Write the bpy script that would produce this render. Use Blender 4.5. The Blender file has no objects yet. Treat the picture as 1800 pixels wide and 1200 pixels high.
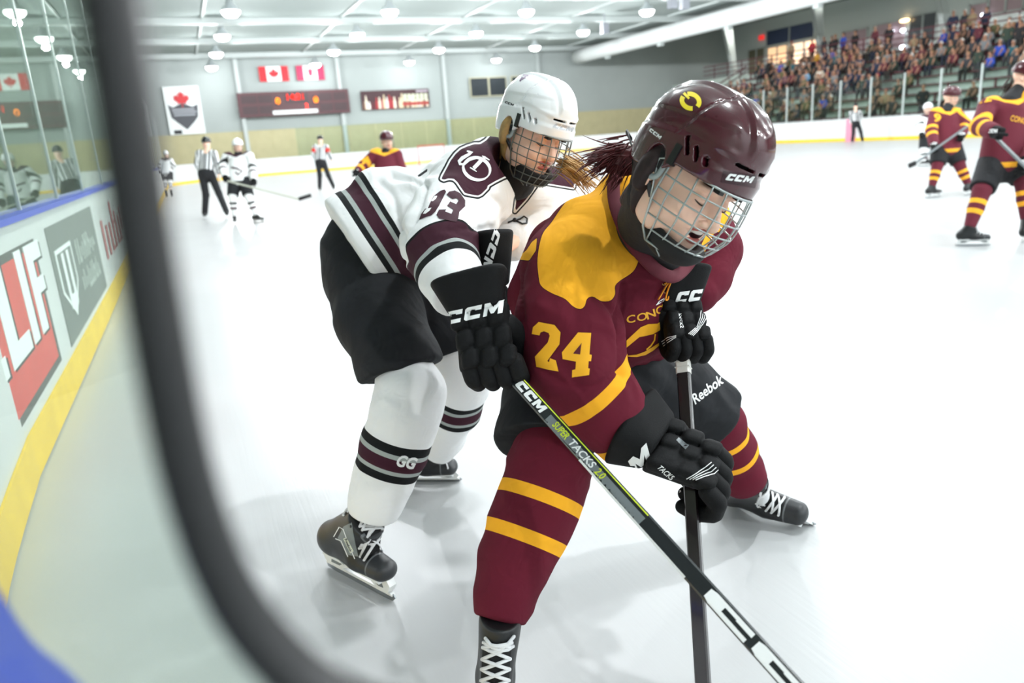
import bpy, bmesh, math, random
import numpy as np
from mathutils import Vector, Matrix
from mathutils.bvhtree import BVHTree
random.seed(7); rng = np.random.default_rng(7)
SC = bpy.context.scene; COL = SC.collection

# ------------------------------------------------------------------ camera
FPX = 1300.0; CH = 1.3                      # focal length in pixels of an 1800 px frame, camera height
ROLL = math.radians(4.0); PITCH = math.atan(356.6/1300); YAW = math.radians(22.6)
_f0 = np.array([math.sin(YAW), math.cos(YAW), 0.]); _r0 = np.array([math.cos(YAW), -math.sin(YAW), 0.]); _u0 = np.array([0, 0, 1.])
FW = _f0*math.cos(PITCH) - _u0*math.sin(PITCH); _up = _u0*math.cos(PITCH) + _f0*math.sin(PITCH)
CX = _r0*math.cos(ROLL) - _up*math.sin(ROLL); CY = _up*math.cos(ROLL) + _r0*math.sin(ROLL)
CC = np.array([0, 0, CH])
def ray(x, y): return FW + CX*(x-900)/FPX + CY*(600-y)/FPX
def P(x, y, d): return CC + ray(x, y)*d                      # a point seen at x, y at depth d
def onz(x, y, z=0.0): v = ray(x, y); return CC + v*((z-CH)/v[2])
def ony(x, y, Y0): v = ray(x, y); return CC + v*(Y0/v[1])
def onx(x, y, X0): v = ray(x, y); return CC + v*(X0/v[0])
def pix(p):
    q = np.asarray(p) - CC; d = q @ FW
    return 900 + FPX*(q @ CX)/d, 600 - FPX*(q @ CY)/d, d
cd = bpy.data.cameras.new('camera'); co = bpy.data.objects.new('camera', cd); COL.objects.link(co)
co.matrix_world = Matrix(((CX[0], CY[0], -FW[0], 0), (CX[1], CY[1], -FW[1], 0), (CX[2], CY[2], -FW[2], CH), (0, 0, 0, 1)))
cd.sensor_width = 36; cd.lens = 36*FPX/1800; cd.clip_start = 0.02; cd.clip_end = 300
cd.dof.use_dof = True; cd.dof.focus_distance = 1.75; cd.dof.aperture_fstop = 3.2
SC.camera = co
vs = SC.view_settings; vs.view_transform = 'Standard'; vs.look = 'None'; vs.gamma = 1; vs.use_curve_mapping = False
vs.exposure = 0.0

# ------------------------------------------------------------------ world and lamps
def lin(c):
    if isinstance(c, str): c = [int(c[i:i+2], 16)/255 for i in (1, 3, 5)]
    return tuple((v/12.92 if v <= .04045 else ((v+.055)/1.055)**2.4) for v in c) + (1.0,)
w = bpy.data.worlds.new('world'); SC.world = w; w.use_nodes = True
w.node_tree.nodes['Background'].inputs[0].default_value = lin('#dfe9ea'); w.node_tree.nodes['Background'].inputs[1].default_value = 0.25
LAMP_XY = [(x, y) for x in (2.9, 9.5, 16.1, 22.8) for y in (-5.7, 0.9, 7.6, 14.2, 20.8, 27.4, 34.1, 40.7, 47.3, 54.0)]
LAMP_W = 760.0
for _lx, _ly in LAMP_XY:
    ld = bpy.data.lights.new('lamp_light', 'POINT'); ld.shadow_soft_size = .12; ld.energy = LAMP_W*(.15 if _ly > 50 else 1); ld.color = lin('#fafcff')[:3]
    lo = bpy.data.objects.new('lamp_light', ld); COL.objects.link(lo); lo.location = (_lx, _ly, 6.62)
for _ly in np.arange(-4, 56, 7.5):           # added fill lights without fixtures, brightening the stands and the concourse
    for _lx, _lz in ((34.5, 7.9), (41.0, 8.7)):
        ld = bpy.data.lights.new('stand_fill_light', 'AREA'); ld.shape = 'DISK'; ld.size = 0.8; ld.energy = 170; ld.color = lin('#f2f0ea')[:3]
        lo = bpy.data.objects.new('stand_fill_light', ld); COL.objects.link(lo); lo.location = (_lx, _ly, _lz)
# ------------------------------------------------------------------ materials
MATS = {}
def mat(name, col, rough=.6, metal=0., noise=0., nscale=8., bump=0., bscale=400., spec=.5, coat=0., emit=0., sheen=0., alpha=1., bands=None, trans=0., wrk=0., wsc=16.):
    """bands: list of (attribute, lo, hi, colour) painted over the base where the attribute lies between lo and hi"""
    if name in MATS: return MATS[name]
    m = bpy.data.materials.new(name); m.use_nodes = True; nt = m.node_tree; N = nt.nodes; L = nt.links
    b = N['Principled BSDF']; b.inputs['Roughness'].default_value = rough; b.inputs['Metallic'].default_value = metal
    b.inputs['Specular IOR Level'].default_value = spec; b.inputs['Coat Weight'].default_value = coat; b.inputs['Coat Roughness'].default_value = .06
    b.inputs['Sheen Weight'].default_value = sheen; b.inputs['Sheen Roughness'].default_value = .5
    b.inputs['Transmission Weight'].default_value = trans
    if alpha < 1: b.inputs['Alpha'].default_value = alpha
    src = N.new('ShaderNodeRGB').outputs[0]; src.default_value = lin(col)
    def mix(fac, a, c, mode='MIX'):
        x = N.new('ShaderNodeMix'); x.data_type = 'RGBA'; x.blend_type = mode
        if isinstance(fac, (int, float)): x.inputs[0].default_value = fac
        else: L.new(fac, x.inputs[0])
        for i, v in ((6, a), (7, c)):
            if isinstance(v, tuple): x.inputs[i].default_value = v
            else: L.new(v, x.inputs[i])
        return x.outputs[2]
    def math_(op, a, c):
        x = N.new('ShaderNodeMath'); x.operation = op
        for i, v in ((0, a), (1, c)):
            if isinstance(v, (int, float)): x.inputs[i].default_value = v
            else: L.new(v, x.inputs[i])
        return x.outputs[0]
    at = {}
    for (an, lo, hi, c) in (bands or []):
        if an not in at:
            a = N.new('ShaderNodeAttribute'); a.attribute_name = an; at[an] = a.outputs['Fac']
        f = math_('MULTIPLY', math_('GREATER_THAN', at[an], lo), math_('LESS_THAN', at[an], hi))
        src = mix(f, src, lin(c))
    if noise > 0:
        tc = N.new('ShaderNodeTexCoord'); n = N.new('ShaderNodeTexNoise'); n.inputs['Scale'].default_value = nscale; n.inputs['Detail'].default_value = 4
        L.new(tc.outputs['Object'], n.inputs['Vector'])
        mr = N.new('ShaderNodeMapRange'); mr.inputs[1].default_value = .3; mr.inputs[2].default_value = .7; mr.inputs[3].default_value = 1-noise; mr.inputs[4].default_value = 1+noise*.5
        L.new(n.outputs[0], mr.inputs[0])
        x = N.new('ShaderNodeVectorMath'); x.operation = 'SCALE'; L.new(src, x.inputs[0]); L.new(mr.outputs[0], x.inputs['Scale']); src = x.outputs[0]
    L.new(src, b.inputs['Base Color'])
    if emit > 0: L.new(src, b.inputs['Emission Color']); b.inputs['Emission Strength'].default_value = emit
    if bump > 0:
        tc = N.new('ShaderNodeTexCoord'); n = N.new('ShaderNodeTexNoise'); n.inputs['Scale'].default_value = bscale; n.inputs['Detail'].default_value = 2
        L.new(tc.outputs['Object'], n.inputs['Vector']); bp = N.new('ShaderNodeBump'); bp.inputs['Strength'].default_value = bump; bp.inputs['Distance'].default_value = .002
        L.new(n.outputs[0], bp.inputs['Height']); L.new(bp.outputs[0], b.inputs['Normal'])
    if wrk > 0:        # soft creases in woven cloth
        tc = N.new('ShaderNodeTexCoord'); n = N.new('ShaderNodeTexNoise'); n.inputs['Scale'].default_value = wsc; n.inputs['Detail'].default_value = 2; n.inputs['Distortion'].default_value = 1.2; L.new(tc.outputs['Object'], n.inputs['Vector'])
        b2 = N.new('ShaderNodeBump'); b2.inputs['Strength'].default_value = wrk; b2.inputs['Distance'].default_value = .02; L.new(n.outputs[0], b2.inputs['Height'])
        if b.inputs['Normal'].links: L.new(b.inputs['Normal'].links[0].from_socket, b2.inputs['Normal'])
        L.new(b2.outputs[0], b.inputs['Normal'])
    MATS[name] = m; return m
def obj_color_mat(name, rough=.8):
    m = bpy.data.materials.new(name); m.use_nodes = True; nt = m.node_tree
    oi = nt.nodes.new('ShaderNodeObjectInfo'); b = nt.nodes['Principled BSDF']; b.inputs['Roughness'].default_value = rough
    nt.links.new(oi.outputs['Color'], b.inputs['Base Color']); return m
def glass_mat(name, tint, refl=1.0, haze=0.0, ior=1.5):
    m = bpy.data.materials.new(name); m.use_nodes = True; nt = m.node_tree; N = nt.nodes; L = nt.links; N.remove(N['Principled BSDF'])
    tr = N.new('ShaderNodeBsdfTransparent'); tr.inputs[0].default_value = lin(tint)
    gl = N.new('ShaderNodeBsdfGlossy'); gl.inputs['Roughness'].default_value = .0; gl.inputs['Color'].default_value = (refl, refl, refl, 1)
    fr = N.new('ShaderNodeFresnel'); ge = N.new('ShaderNodeNewGeometry'); mr = N.new('ShaderNodeMapRange'); mr.inputs[3].default_value = ior; mr.inputs[4].default_value = 1/ior; L.new(ge.outputs['Backfacing'], mr.inputs[0]); L.new(mr.outputs[0], fr.inputs[0]); mx = N.new('ShaderNodeMixShader')
    L.new(fr.outputs[0], mx.inputs[0]); L.new(tr.outputs[0], mx.inputs[1]); L.new(gl.outputs[0], mx.inputs[2]); out = mx.outputs[0]
    if haze > 0:
        df = N.new('ShaderNodeBsdfDiffuse'); df.inputs[0].default_value = (.75, .8, .76, 1); m2 = N.new('ShaderNodeMixShader'); m2.inputs[0].default_value = haze
        L.new(out, m2.inputs[1]); L.new(df.outputs[0], m2.inputs[2]); out = m2.outputs[0]
    L.new(out, N['Material Output'].inputs[0]); return m

# ------------------------------------------------------------------ object helpers
def tag(o, label=None, cat=None, group=None, kind=None):
    if label: o['label'] = label
    if cat: o['category'] = cat
    if group: o['group'] = group
    if kind: o['kind'] = kind
    return o
def empty(name, loc, label=None, cat=None, group=None):
    o = bpy.data.objects.new(name, None); COL.objects.link(o); o.location = Vector([float(v) for v in loc]); o.empty_display_size = .1
    return tag(o, label, cat, group)
def mk(name, V, F, m, parent=None, smooth=True, attrs=None, mats=None, midx=None):
    me = bpy.data.meshes.new(name)
    V = np.asarray(V, dtype=float)
    if parent is not None: V = V - np.array(parent_loc(parent))
    me.from_pydata(V.tolist(), [], [list(map(int, f)) for f in F]); me.update()
    for mm in (mats or [m]): me.materials.append(mm)
    if midx is not None: me.polygons.foreach_set('material_index', np.asarray(midx, dtype=np.int32))
    if smooth: me.polygons.foreach_set('use_smooth', [True]*len(me.polygons))
    for k, a in (attrs or {}).items():
        at = me.attributes.new(k, 'FLOAT', 'POINT'); at.data.foreach_set('value', np.asarray(a, dtype=np.float32))
    o = bpy.data.objects.new(name, me); COL.objects.link(o)
    if parent is not None: o.parent = parent
    return o
def parent_loc(p):
    v = Vector(p.location)
    while p.parent: p = p.parent; v = v + p.location
    return v
class MB:
    """collects shapes into one mesh"""
    def __init__(s): s.V = []; s.F = []; s.n = 0; s.mi = []
    def add(s, V, F, mi=0):
        V = np.asarray(V, dtype=float); s.V.append(V); s.F += [tuple(int(i)+s.n for i in f) for f in F]; s.n += len(V); s.mi += [mi]*len(F); return s
    def box(s, lo, hi, mi=0):
        a, b = lo, hi
        V = [(x, y, z) for x in (a[0], b[0]) for y in (a[1], b[1]) for z in (a[2], b[2])]
        return s.add(V, [(0, 1, 3, 2), (4, 6, 7, 5), (0, 4, 5, 1), (2, 3, 7, 6), (0, 2, 6, 4), (1, 5, 7, 3)], mi)
    def obox(s, c, R, h, mi=0):
        R = np.asarray(R, dtype=float)          # rows are the axes
        V = [np.asarray(c) + R[0]*h[0]*i + R[1]*h[1]*j + R[2]*h[2]*k for i in (-1, 1) for j in (-1, 1) for k in (-1, 1)]
        return s.add(V, [(0, 1, 3, 2), (4, 6, 7, 5), (0, 4, 5, 1), (2, 3, 7, 6), (0, 2, 6, 4), (1, 5, 7, 3)], mi)
    def tube(s, pts, r, n=8, closed=False, mi=0, flat=None, caps=True):
        """swept tube; r a number, a list or a pair (a, b) of half axes, flat the direction of the first half axis"""
        pts = [np.asarray(p, dtype=float) for p in pts]; m = len(pts); rings = []
        ref = np.asarray(flat, dtype=float) if flat is not None else None; prev = None
        for i, p in enumerate(pts):
            if closed: t = pts[(i+1) % m] - pts[i-1]
            else: t = pts[min(i+1, m-1)] - pts[max(i-1, 0)]
            t = t/(np.linalg.norm(t)+1e-12)
            if ref is not None: u = ref - t*(ref@t)
            elif prev is not None: u = prev - t*(prev@t)
            else:
                a = np.array([0, 0, 1.]) if abs(t[2]) < .9 else np.array([1., 0, 0]); u = a - t*(a@t)
            u /= np.linalg.norm(u)+1e-12; prev = u; v = np.cross(t, u)
            ri = r[i] if isinstance(r, list) else r
            ra, rb = (ri if isinstance(ri, (tuple, list)) else (ri, ri))
            rings.append([p + u*math.cos(2*math.pi*k/n)*ra + v*math.sin(2*math.pi*k/n)*rb for k in range(n)])
        V = [q for g in rings for q in g]; F = []
        for i in range(m if closed else m-1):
            a = i*n; b = ((i+1) % m)*n
            for k in range(n): F.append((a+k, a+(k+1) % n, b+(k+1) % n, b+k))
        if not closed and caps: F.append(tuple(range(n-1, -1, -1))); F.append(tuple((m-1)*n+k for k in range(n)))
        return s.add(V, F, mi)
    def ball(s, c, r, seg=10, mi=0, R=None):
        r = r if isinstance(r, (tuple, list)) else (r, r, r); V = []; F = []; h = seg//2+1
        R = np.eye(3) if R is None else np.asarray(R, dtype=float)
        for i in range(h+1):
            for k in range(seg):
                a = math.pi*i/h; b = 2*math.pi*k/seg; l = (math.sin(a)*math.cos(b)*r[0], math.sin(a)*math.sin(b)*r[1], math.cos(a)*r[2])
                V.append(np.asarray(c) + R[0]*l[0] + R[1]*l[1] + R[2]*l[2])
        for i in range(h):
            for k in range(seg): F.append((i*seg+k, (i+1)*seg+k, (i+1)*seg+(k+1) % seg, i*seg+(k+1) % seg))
        return s.add(V, F, mi)
    def prism(s, poly, fn, d0, d1, mi=0):
        """poly in 2D, fn(u, v, w) to world; solid between w=d0 and w=d1"""
        n = len(poly); V = [fn(u, v, d0) for u, v in poly] + [fn(u, v, d1) for u, v in poly]
        return s.add(V, [tuple(range(n-1, -1, -1)), tuple(range(n, 2*n))] + [(i, (i+1) % n, n+(i+1) % n, n+i) for i in range(n)], mi)
    def build(s, name, m, parent=None, smooth=False, mats=None, attrs=None):
        return mk(name, np.concatenate(s.V), s.F, m, parent, smooth, mats=mats, midx=s.mi if mats else None, attrs=attrs)
def box(name, lo, hi, m, parent=None): return MB().box(lo, hi).build(name, m, parent)
def copy_tree(o, parent=None):
    c = o.copy(); COL.objects.link(c); c.parent = parent
    for ch in list(o.children): copy_tree(ch, c)
    return c

# ------------------------------------------------------------------ implicit surfaces
def smin(a, b, k):
    if k <= 0: return np.minimum(a, b)
    h = np.clip(.5 + .5*(b-a)/k, 0, 1); return b + (a-b)*h - k*h*(1-h)
def smax(a, b, k): return -smin(-a, -b, k)
def s_cone(p, a, b, ra, rb, flat=None, fk=1.0):
    """tapered round segment; flat = direction in which the section is fk times as thick"""
    a = np.asarray(a, dtype=np.float32); b = np.asarray(b, dtype=np.float32); ab = b-a; L2 = float(ab@ab)+1e-12
    q = p-a; t = np.clip((q@ab)/L2, 0, 1); e = q - t[..., None]*ab
    if flat is not None:
        f = np.asarray(flat, dtype=np.float32); f = f/np.linalg.norm(f); c = e@f; e = e + (c*(1/fk-1))[..., None]*f
    d = np.sqrt((e*e).sum(-1)) - (ra + (rb-ra)*t)
    return d*(min(fk, 1.0) if flat is not None else 1.0)
def s_ell(p, c, R, r):
    q = (p-np.asarray(c, dtype=np.float32)) @ np.asarray(R, dtype=np.float32).T; r = np.asarray(r, dtype=np.float32)
    k0 = np.sqrt(((q/r)**2).sum(-1)); k1 = np.sqrt(((q/(r*r))**2).sum(-1))+1e-9; return k0*(k0-1)/k1
def s_box(p, c, R, h, rr=.0):
    q = np.abs((p-np.asarray(c, dtype=np.float32)) @ np.asarray(R, dtype=np.float32).T) - (np.asarray(h, dtype=np.float32)-rr)
    return np.sqrt((np.maximum(q, 0)**2).sum(-1)) + np.minimum(q.max(-1), 0) - rr
def s_plane(p, c, n):
    n = np.asarray(n, dtype=np.float32); n = n/np.linalg.norm(n); return (p-np.asarray(c, dtype=np.float32))@n
def surf(fn, lo, hi, h, proj=3):
    """surface nets: mesh of fn = 0"""
    lo = np.asarray(lo, dtype=np.float32); hi = np.asarray(hi, dtype=np.float32); n = np.ceil((hi-lo)/h).astype(int)+1
    ax = [lo[i] + h*np.arange(n[i], dtype=np.float32) for i in range(3)]
    G = np.empty(tuple(n), dtype=np.float32)
    for i in range(0, n[0], 16):
        X = np.stack(np.meshgrid(ax[0][i:i+16], ax[1], ax[2], indexing='ij'), -1); G[i:i+16] = fn(X)
    S = G < 0
    c = [S[i:n[0]-1+i, j:n[1]-1+j, k:n[2]-1+k] for i in (0, 1) for j in (0, 1) for k in (0, 1)]
    s = sum(x.astype(np.int8) for x in c); act = (s > 0) & (s < 8); idx = -np.ones(act.shape, dtype=np.int64); cells = np.argwhere(act); idx[act] = np.arange(len(cells))
    V = np.zeros((len(cells), 3)); W = np.zeros(len(cells)); ci, cj, ck = cells.T
    corners = [(i, j, k) for i in (0, 1) for j in (0, 1) for k in (0, 1)]
    for a in range(8):
        for b in range(a+1, 8):
            A, B = corners[a], corners[b]
            if sum(abs(x-y) for x, y in zip(A, B)) != 1: continue
            ga = G[ci+A[0], cj+A[1], ck+A[2]]; gb = G[ci+B[0], cj+B[1], ck+B[2]]; m = (ga < 0) != (gb < 0)
            t = np.where(m, ga/(ga-gb+1e-20), 0)
            pos = np.array(A) + t[:, None]*(np.array(B)-np.array(A)); V += pos*m[:, None]; W += m
    V = lo + h*(cells + V/W[:, None]); F = []
    for ax_ in range(3):
        o = [(1, 0, 0), (0, 1, 0), (0, 0, 1)][ax_]
        s0 = S[:n[0]-o[0], :n[1]-o[1], :n[2]-o[2]]; s1 = S[o[0]:, o[1]:, o[2]:]; e = np.argwhere(s0 != s1)
        b1, b2 = [(1, 2), (2, 0), (0, 1)][ax_]
        e = e[(e[:, b1] > 0) & (e[:, b2] > 0) & (e[:, b1] < n[b1]-1) & (e[:, b2] < n[b2]-1)]
        def cell(d1, d2):
            q = e.copy(); q[:, b1] += d1; q[:, b2] += d2; return idx[q[:, 0], q[:, 1], q[:, 2]]
        Q = np.stack([cell(-1, -1), cell(0, -1), cell(0, 0), cell(-1, 0)], 1); fl = s0[e[:, 0], e[:, 1], e[:, 2]]
        Q[~fl] = Q[~fl][:, ::-1]; F.append(Q)
    F = np.concatenate(F); F = F[(F >= 0).all(1)]
    for _ in range(proj):
        Vf = V.astype(np.float32); d = fn(Vf); g = grad(fn, Vf); V = V - np.clip(d, -h, h)[:, None]*g*.8/np.maximum((g*g).sum(1), .25)[:, None]
    return V, F
def grad(fn, V, e=.002):
    g = np.empty_like(V)
    for i in range(3):
        o = np.zeros(3, dtype=np.float32); o[i] = e; g[:, i] = (fn(V+o)-fn(V-o))/(2*e)
    return g
def bounds(pts, r): a = np.array(pts); return a.min(0)-r, a.max(0)+r
_nz = rng.random((32, 32, 32)).astype(np.float32)
def vnoise(p):
    p = np.asarray(p); i = np.floor(p).astype(int); f = p-i; f = f*f*(3-2*f); r = 0
    for a in (0, 1):
        for b in (0, 1):
            for c in (0, 1):
                wgt = (f[..., 0] if a else 1-f[..., 0])*(f[..., 1] if b else 1-f[..., 1])*(f[..., 2] if c else 1-f[..., 2])
                r = r + wgt*_nz[(i[..., 0]+a) % 32, (i[..., 1]+b) % 32, (i[..., 2]+c) % 32]
    return r*2-1
def folds(p, d, freq, seed=0., warp=.6):
    """cloth folds: ridges that run along direction d"""
    d = np.asarray(d, dtype=float); d /= np.linalg.norm(d); a = np.cross(d, [0, 0, 1.]);
    if np.linalg.norm(a) < .1: a = np.cross(d, [1., 0, 0])
    a /= np.linalg.norm(a); b = np.cross(d, a); q = np.stack([p@a*freq, p@b*freq, p@d*freq*.22], -1) + seed
    q = q + warp*vnoise(q*.5+7)[..., None]; n = vnoise(q); return 1-2*np.sqrt(n*n+.01) + .3
def pip(poly, x, y):
    """signed pixel distance to a polygon, negative inside"""
    poly = np.asarray(poly, dtype=float); n = len(poly); ins = np.zeros(x.shape, dtype=bool); dm = np.full(x.shape, 1e9)
    for i in range(n):
        x0, y0 = poly[i]; x1, y1 = poly[(i+1) % n]
        c = ((y0 > y) != (y1 > y)) & (x < (x1-x0)*(y-y0)/((y1-y0) if y1 != y0 else 1e-9)+x0); ins ^= c
        dx, dy = x1-x0, y1-y0; t = np.clip(((x-x0)*dx+(y-y0)*dy)/(dx*dx+dy*dy+1e-9), 0, 1); dm = np.minimum(dm, np.hypot(x-x0-t*dx, y-y0-t*dy))
    return np.where(ins, -dm, dm)
def pixv(V):
    q = V-CC; d = q@FW; return 900+FPX*(q@CX)/d, 600-FPX*(q@CY)/d
def spline(pts, n=8, closed=False):
    pts = [np.asarray(p, dtype=float) for p in pts]; m = len(pts); out = []
    for i in range(m if closed else m-1):
        g = (lambda k: pts[k % m]) if closed else (lambda k: pts[min(max(k, 0), m-1)])
        p0, p1, p2, p3 = g(i-1), g(i), g(i+1), g(i+2)
        for k in range(n):
            t = k/n; out.append(.5*((2*p1)+(-p0+p2)*t+(2*p0-5*p1+4*p2-p3)*t*t+(-p0+3*p1-3*p2+p3)*t**3))
    if not closed: out.append(pts[-1])
    return out

# ------------------------------------------------------------------ sewn or printed marks: outlines laid onto a surface
def bvh_of(*objs):
    V = []; F = []
    for o in objs:
        b = len(V); off = parent_loc(o); V += [v.co + off for v in o.data.vertices]; F += [[b+i for i in p.vertices] for p in o.data.polygons]
    return BVHTree.FromPolygons(V, F)
def flat_mesh(polys, step):
    bm = bmesh.new()
    for poly in polys:
        vs_ = [bm.verts.new((x, y, 0)) for x, y in poly]
        try: bm.faces.new(vs_)
        except ValueError: pass
    return cut(bm, step)
def cut(bm, step):
    bm.normal_update(); bmesh.ops.triangulate(bm, faces=bm.faces[:])
    xs = [v.co.x for v in bm.verts]; ys = [v.co.y for v in bm.verts]
    for a0, a1, n in ((min(xs), max(xs), (1, 0, 0)), (min(ys), max(ys), (0, 1, 0))):
        k = a0+step
        while k < a1:
            bmesh.ops.bisect_plane(bm, geom=bm.verts[:]+bm.edges[:]+bm.faces[:], dist=1e-5, plane_co=(n[0]*k, n[1]*k, 0), plane_no=n); k += step
    V = [(v.co.x, v.co.y) for v in bm.verts]; bm.verts.index_update(); F = [[v.index for v in f.verts] for f in bm.faces]; bm.free(); return V, F
def text_flat(s, shear=0., bold=0.):
    cu = bpy.data.curves.new('txt', 'FONT'); cu.body = s; cu.shear = shear; cu.offset = bold; cu.resolution_u = 3
    o = bpy.data.objects.new('txt', cu); COL.objects.link(o); dg = bpy.context.evaluated_depsgraph_get(); dg.update()
    me = bpy.data.meshes.new_from_object(o.evaluated_get(dg)); bm = bmesh.new(); bm.from_mesh(me)
    bpy.data.objects.remove(o); bpy.data.curves.remove(cu); bpy.data.meshes.remove(me); bmesh.ops.remove_doubles(bm, verts=bm.verts[:], dist=1e-5)
    xs = [v.co.x for v in bm.verts]; ys = [v.co.y for v in bm.verts]; x0, y0, W_, H_ = min(xs), min(ys), max(xs)-min(xs), max(ys)-min(ys)
    for v in bm.verts: v.co = Vector(((v.co.x-x0)/W_, (v.co.y-y0)/H_, 0))
    return bm
CCM = {'C': [[(0, .12), (.12, 0), (.95, 0), (.95, .3), (.36, .3), (.36, .7), (.62, .7), (.62, .62), (.98, .62), (.98, 1), (.12, 1), (0, .88)]],
       'M': [[(0, 0), (.24, 0), (.24, .55), (.42, .12), (.56, .12), (.76, .55), (.76, 0), (1, 0), (1, 1), (.72, 1), (.5, .55), (.28, 1), (0, 1)]]}
def ccm_polys(shear=.25, gap=.14, ws=(1, 1, 1.15)):
    out = []; x = 0
    for ch, w_ in zip('CCM', ws):
        out.append([(x+u*w_+v*shear, v) for u, v in CCM[ch][0]]); x += w_+gap
    m = max(u for p in out for u, v in p); return [[(u/m, v) for u, v in p] for p in out]
def quad_map(q):
    """unit square to a pixel quad: q = bottom-left, bottom-right, top-right, top-left"""
    q = np.array(q, dtype=float)
    return lambda u, v: tuple((1-u)*(1-v)*q[0]+u*(1-v)*q[1]+u*v*q[2]+(1-u)*v*q[3])
def lay(name, VF, bvh, m, parent, off=.0015, fallback=None, label=None):
    """put a flat figure given in frame coordinates onto the surface under it, following its curvature"""
    V, F = VF; W_ = []; ok = []; o = Vector(CC)
    for (x, y) in V:
        r = ray(x, y); L_ = np.linalg.norm(r); d = Vector(r/L_); h = bvh.ray_cast(o, d)
        if h[0] is None: ok.append(False); W_.append(None); continue
        n = h[1]
        if n.dot(d) > 0: n = -n
        n = (n*.6 - d*.4).normalized(); W_.append(np.array(h[0] + n*off)); ok.append(True)
    dep = [np.linalg.norm(w_-CC) if w_ is not None else 0 for w_ in W_]
    F2 = [f for f in F if all(ok[i] for i in f) and max(dep[i] for i in f)-min(dep[i] for i in f) < .05]
    if not F2: return None
    used = sorted({i for f in F2 for i in f}); mp = {i: k for k, i in enumerate(used)}
    ob = mk(name, [W_[i] for i in used], [[mp[i] for i in f] for f in F2], m, parent, True)
    if label: ob['label'] = label
    return ob
def lay_text(name, s, quad, bvh, m, parent, step=5, shear=0., bold=.0, off=.0015):
    bm = text_flat(s, shear, bold); f = quad_map(quad)
    for v in bm.verts: x, y = f(v.co.x, v.co.y); v.co = Vector((x, y, 0))
    return lay(name, cut(bm, step), bvh, m, parent, off)
def lay_polys(name, polys, bvh, m, parent, step=5, off=.0015, quad=None):
    if quad is not None: f = quad_map(quad); polys = [[f(u, v) for u, v in p] for p in polys]
    return lay(name, flat_mesh(polys, step), bvh, m, parent, off)
def text_plane(name, s, o, ux, uy, wd, ht, m, parent, shear=0., bold=0.):
    """writing on a flat panel: origin o, unit axes ux, uy"""
    bm = text_flat(s, shear, bold); bmesh.ops.triangulate(bm, faces=bm.faces[:]); bm.verts.index_update()
    V = [np.asarray(o)+np.asarray(ux)*v.co.x*wd+np.asarray(uy)*v.co.y*ht for v in bm.verts]; F = [[v.index for v in f.verts] for f in bm.faces]; bm.free()
    return mk(name, V, F, m, parent, False)
# ================================================================== the rink
def ice_mat():
    m = bpy.data.materials.new('ice'); m.use_nodes = True; nt = m.node_tree; N = nt.nodes; L = nt.links; b = N['Principled BSDF']
    tc = N.new('ShaderNodeTexCoord'); n1 = N.new('ShaderNodeTexNoise'); n1.inputs['Scale'].default_value = .55; n1.inputs['Detail'].default_value = 6
    L.new(tc.outputs['Object'], n1.inputs['Vector'])
    r = N.new('ShaderNodeValToRGB'); r.color_ramp.elements[0].position = .35; r.color_ramp.elements[0].color = (.475, .485, .49, 1); r.color_ramp.elements[1].position = .65; r.color_ramp.elements[1].color = (.485, .495, .50, 1)
    L.new(n1.outputs[0], r.inputs[0]); L.new(r.outputs[0], b.inputs['Base Color'])
    # skate scratches: stretched thin noise in two directions, into roughness and bump
    outs = []
    for (sx, sy, rot) in ((60, 2.2, .4), (45, 1.6, -.7), (70, 3., 1.5)):
        mp = N.new('ShaderNodeMapping'); mp.inputs['Rotation'].default_value = (0, 0, rot); mp.inputs['Scale'].default_value = (sx, sy, 1); L.new(tc.outputs['Object'], mp.inputs[0])
        n = N.new('ShaderNodeTexNoise'); n.inputs['Scale'].default_value = 1; n.inputs['Detail'].default_value = 3; L.new(mp.outputs[0], n.inputs['Vector']); outs.append(n.outputs[0])
    a = N.new('ShaderNodeMath'); a.operation = 'ADD'; L.new(outs[0], a.inputs[0]); L.new(outs[1], a.inputs[1]); a2 = N.new('ShaderNodeMath'); a2.operation = 'ADD'; L.new(a.outputs[0], a2.inputs[0]); L.new(outs[2], a2.inputs[1])
    bp = N.new('ShaderNodeBump'); bp.inputs['Strength'].default_value = .12; bp.inputs['Distance'].default_value = .002; L.new(a2.outputs[0], bp.inputs['Height']); L.new(bp.outputs[0], b.inputs['Normal'])
    n4 = N.new('ShaderNodeTexNoise'); n4.inputs['Scale'].default_value = 1.1; n4.inputs['Detail'].default_value = 5; L.new(tc.outputs['Object'], n4.inputs['Vector'])
    mr = N.new('ShaderNodeMapRange'); mr.inputs[1].default_value = .35; mr.inputs[2].default_value = .65; mr.inputs[3].default_value = .29; mr.inputs[4].default_value = .33; L.new(n4.outputs[0], mr.inputs[0]); L.new(mr.outputs[0], b.inputs['Roughness'])
    b.inputs['Specular IOR Level'].default_value = .18
    return m
M_board = mat('board_white', '#d0d3d3', .35, noise=.04, nscale=3); M_yellow = mat('kick_yellow', '#f0c828', .45, noise=.1, nscale=5)
M_blue = mat('rail_blue', '#1f3fc0', .4); M_alu = mat('aluminium', '#c9cfcf', .35, .6); M_wall = mat('wall_metal', '#a6aeac', .95, spec=.1, noise=.04, nscale=.6)
M_beige = mat('plywood_beige', '#b9b28c', .7, noise=.06, nscale=2); M_steel = mat('steel_white', '#b3bbb9', .5); M_conc = mat('concrete', '#aebbb4', .8, noise=.08, nscale=2)
M_dark = mat('dark_grey', '#2c2e30', .7); M_maroonseat = mat('seat_maroon', '#5b2a33', .7); M_ceil = mat('ceiling_liner', '#8f9895', .95, spec=.1, noise=.04, nscale=.3)
M_black = mat('black_rubber', '#0c0d10', .6)
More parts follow.
